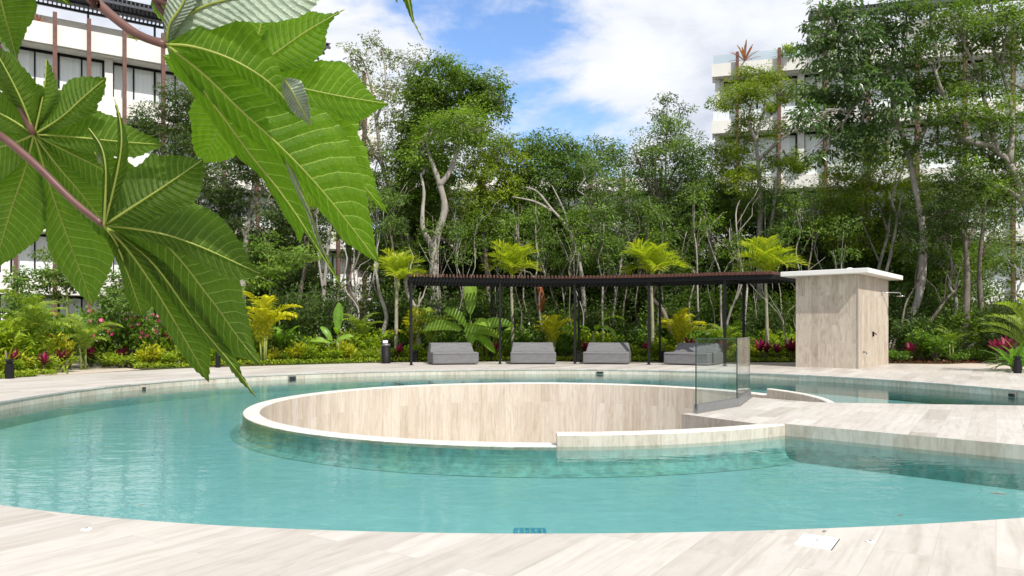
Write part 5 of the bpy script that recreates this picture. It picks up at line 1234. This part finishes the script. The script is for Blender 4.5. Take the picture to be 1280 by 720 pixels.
leafB = leaf_thing(pl, [
  dict(mid=[c, (200, 300), (262, 372), (300, 425), (328, 458)], left=[c, (210, 285), (285, 330), (300, 352), (304, 372), (309, 392), (313, 412), (318, 434), (328, 458)], right=[c, (180, 315), (240, 382), (262, 412), (280, 436), (294, 446), (310, 449), (328, 458)], t0=.6, d=.022, fold=.5, skew=.3),
  dict(mid=[c, (190, 328), (238, 393), (268, 429), (296, 463), (321, 498)], left=[c, (205, 330), (252, 390), (272, 420), (290, 442), (297, 452), (303, 470), (321, 498)], right=[c, (180, 325), (228, 390), (262, 429), (284, 456), (298, 474), (321, 498)], t0=.72, d=.014, fold=.35),
  dict(mid=[c, (158, 310), (188, 352), (222, 408), (246, 450), (261, 478)], left=[c, (182, 325), (226, 385), (260, 422), (263, 436), (263, 452), (262, 466), (261, 478)], right=[c, (152, 322), (182, 366), (200, 393), (212, 418), (226, 441), (241, 460), (261, 478)], t0=.62, d=.006, fold=.3, curl=.05),
  dict(mid=[c, (145, 304), (160, 342), (178, 395)], left=[c, (155, 320), (182, 360), (194, 376), (191, 383), (184, 389), (178, 395)], right=[c, (138, 304), (151, 332), (158, 360), (161, 380), (166, 390), (178, 395)], t0=.75, d=.002, fold=.3, curl=.04),
  dict(mid=[c, (168, 286), (210, 294), (252, 309), (292, 327), (327, 343)], left=[c, (180, 272), (238, 258), (250, 257), (263, 262), (276, 272), (287, 284), (297, 298), (305, 312), (313, 328), (327, 343)], right=[c, (168, 294), (215, 308), (245, 326), (262, 337), (276, 345), (290, 350), (307, 349), (327, 343)], t0=.5, d=-.006, fold=.6, curl=.03, skew=.35),
  dict(mid=[c, (162, 261), (205, 233), (254, 199)], left=[c, (145, 250), (160, 214), (176, 205), (190, 191), (200, 195), (215, 194), (230, 195), (243, 198), (254, 199)], right=[c, (185, 275), (238, 258), (243, 253), (250, 241), (253, 226), (254, 212), (254, 199)], t0=.42, d=-.012, fold=.28),
  dict(mid=[c, (141, 240), (148, 208), (152, 178), (150, 150), (143, 123)], left=[c, (139, 240), (145, 208), (147, 182), (147, 150), (143, 123)], right=[c, (147, 240), (156, 215), (161, 190), (158, 165), (151, 145), (143, 123)], t0=.5, d=-.016, tooth=1.2),
  dict(mid=[c, (132, 240), (132, 208), (126, 182), (110, 159)], left=[c, (130, 240), (129, 210), (122, 188), (110, 159)], right=[c, (136, 240), (136, 205), (128, 178), (110, 159)], t0=.5, d=-.02, tooth=.8, fold=.1),
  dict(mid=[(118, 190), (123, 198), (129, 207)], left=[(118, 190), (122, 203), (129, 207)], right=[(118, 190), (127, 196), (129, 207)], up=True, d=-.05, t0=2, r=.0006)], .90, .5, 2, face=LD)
petiole([(-60, 130), (0, 169), (45, 206), (90, 250), (129, 281)], .893, .90, leafB, .0056, start=(-1.05, .93, 1.75))
c = (300, 97)
leafD = leaf_thing(pl, [
  dict(mid=[c, (345, 66), (385, 38), (432, 11)], left=[c, (320, 60), (345, 26), (365, 22), (380, 14), (390, 14), (405, 17), (416, 17), (432, 11)], right=[c, (345, 88), (391, 82), (393, 75), (403, 67), (407, 56), (407, 44), (411, 32), (418, 21), (432, 11)], t0=.5),
  dict(mid=[c, (340, 103), (380, 111), (430, 121), (487, 130)], left=[c, (345, 88), (391, 80), (402, 77), (416, 76), (430, 77), (441, 88), (452, 102), (463, 117), (473, 125), (487, 130)], right=[c, (345, 122), (395, 137), (415, 141), (430, 150), (446, 153), (459, 147), (470, 138), (487, 130)], t0=.5, d=-.008),
  dict(mid=[c, (345, 125), (395, 165), (435, 210), (485, 268)], left=[c, (345, 112), (405, 137), (446, 153), (447, 168), (458, 186), (462, 205), (468, 225), (473, 243), (485, 268)], right=[c, (335, 140), (390, 190), (430, 225), (458, 243), (485, 268)], t0=.6, d=.006),
  dict(mid=[c, (330, 140), (370, 210), (395, 262)], left=[c, (340, 132), (385, 190), (402, 225), (395, 262)], right=[c, (318, 145), (345, 200), (368, 245), (395, 262)], t0=.6, d=.012),
  dict(mid=[c, (288, 128), (274, 160), (254, 204)], left=[c, (310, 140), (308, 170), (304, 187), (290, 197), (275, 202), (254, 204)], right=[c, (275, 110), (250, 119), (240, 128), (236, 142), (240, 160), (240, 176), (244, 192), (254, 204)], t0=.4, d=-.004),
  dict(mid=[c, (270, 92), (238, 83), (203, 69)], left=[c, (275, 108), (254, 111), (240, 109), (226, 101), (213, 88), (203, 69)], right=[c, (275, 80), (245, 68), (222, 66), (203, 69)], t0=.4, d=0.0),
  dict(mid=[c, (285, 65), (262, 40), (240, 8)], left=[c, (275, 78), (245, 60), (232, 35), (240, 8)], right=[c, (305, 65), (295, 40), (268, 15), (240, 8)], t0=.5, d=.01),
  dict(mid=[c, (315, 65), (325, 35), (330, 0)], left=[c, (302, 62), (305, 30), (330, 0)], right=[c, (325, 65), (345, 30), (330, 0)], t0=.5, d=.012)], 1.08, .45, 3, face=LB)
petiole([(170, -40), (193, 0), (212, 24), (255, 62), (299, 96)], 1.07, 1.02, leafD, .005, start=(-1.05, .93, 1.95))
leafS = leaf_thing(pl, [dict(mid=[(225, -30), (205, 0), (200, 14), (207, 30)], left=[(225, -30), (215, -5), (212, 15), (207, 30)], right=[(225, -30), (190, -10), (189, 6), (195, 18), (207, 30)], t0=.4)], 1.05, .3, 9)
c = (208, 56)
leafC = leaf_thing(pl, [
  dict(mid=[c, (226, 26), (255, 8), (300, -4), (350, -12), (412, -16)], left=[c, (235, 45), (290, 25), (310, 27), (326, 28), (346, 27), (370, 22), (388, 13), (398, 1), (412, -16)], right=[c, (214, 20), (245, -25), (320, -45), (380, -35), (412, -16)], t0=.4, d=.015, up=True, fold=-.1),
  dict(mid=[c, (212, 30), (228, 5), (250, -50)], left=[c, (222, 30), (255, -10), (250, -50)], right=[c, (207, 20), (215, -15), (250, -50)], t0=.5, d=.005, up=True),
  dict(mid=[c, (240, 95), (275, 141), (315, 196), (345, 233), (378, 280), (430, 364)], left=[c, (258, 90), (310, 140), (345, 180), (366, 212), (378, 240), (390, 275), (404, 310), (430, 364)], right=[c, (214, 76), (246, 122), (300, 196), (323, 214), (339, 241), (356, 270), (369, 288), (375, 305), (380, 288), (392, 306), (410, 332), (430, 364)], t0=.5, fold=.55, d=.004, curl=.04, skew=.25),
  dict(mid=[c, (255, 93), (300, 137), (345, 178), (390, 224), (430, 272), (474, 330)], left=[c, (265, 70), (330, 105), (375, 130), (405, 138), (424, 156), (440, 182), (447, 206), (455, 228), (460, 258), (466, 290), (474, 330)], right=[c, (245, 105), (300, 160), (345, 196), (372, 222), (390, 246), (400, 264), (416, 280), (430, 301), (450, 314), (474, 330)], t0=.45, fold=.6, d=-.004, curl=.06, skew=-.3),
  dict(mid=[c, (240, 58), (287, 73), (330, 98), (356, 124), (372, 148)], left=[c, (248, 36), (275, 19), (288, 8), (306, 23), (322, 42), (335, 60), (346, 78), (352, 94), (355, 114), (372, 148)], right=[c, (240, 66), (285, 86), (325, 112), (350, 132), (372, 148)], t0=.45, fold=.35, d=-.010, tooth=1.4, curl=0),
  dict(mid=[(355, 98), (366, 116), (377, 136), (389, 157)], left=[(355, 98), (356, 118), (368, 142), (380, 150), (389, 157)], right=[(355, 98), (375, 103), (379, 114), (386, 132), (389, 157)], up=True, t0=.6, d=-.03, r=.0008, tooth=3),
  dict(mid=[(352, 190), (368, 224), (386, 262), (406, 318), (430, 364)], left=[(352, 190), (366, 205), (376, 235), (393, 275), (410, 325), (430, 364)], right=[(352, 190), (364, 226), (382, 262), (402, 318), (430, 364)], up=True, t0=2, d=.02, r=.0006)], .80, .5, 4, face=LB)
petiole([(60, -60), (112, -6), (140, 20), (172, 43), (207, 56)], .793, .80, leafC, .0062, start=(-1.05, .93, 2.0))
leafE = leaf_thing(pl, [dict(mid=[(-8, -40), (2, 5), (12, 42), (21, 75)], left=[(-8, -40), (30, -30), (44, 0), (47, 9), (43, 19), (40, 29), (34, 33), (32, 42), (27, 52), (24, 62), (21, 75)], right=[(-8, -40), (-45, -20), (-35, 20), (-12, 40), (2, 53), (12, 64), (21, 75)], t0=.35),
  dict(mid=[(-8, -40), (30, -35), (60, -15), (89, 8)], left=[(-8, -40), (35, -50), (75, -25), (89, 8)], right=[(-8, -40), (30, -20), (62, -2), (76, 2), (89, 8)], t0=.4)], .95, .4, 5)
petiole([(-90, -90), (-40, -70), (-8, -40)], .945, .95, leafE, .005, start=(-1.05, .93, 2.0))
leafF = leaf_thing(pl, [dict(mid=[(470, -130), (490, -60), (510, 0), (516, 25), (530, 52)], left=[(470, -130), (520, -70), (514, 0), (516, 14), (518, 27), (530, 52)], right=[(470, -130), (470, -60), (502, -4), (508, 9), (514, 24), (530, 52)], t0=.4, tooth=1),
  dict(mid=[(470, -130), (480, -60), (497, 5)], left=[(470, -130), (492, -60), (497, 5)], right=[(470, -130), (465, -60), (497, 5)], t0=.4)], .85, .3, 6)
petiole([(150, -160), (300, -190), (470, -130)], .845, .88, leafF, .005, start=(-1.05, .93, 2.0))
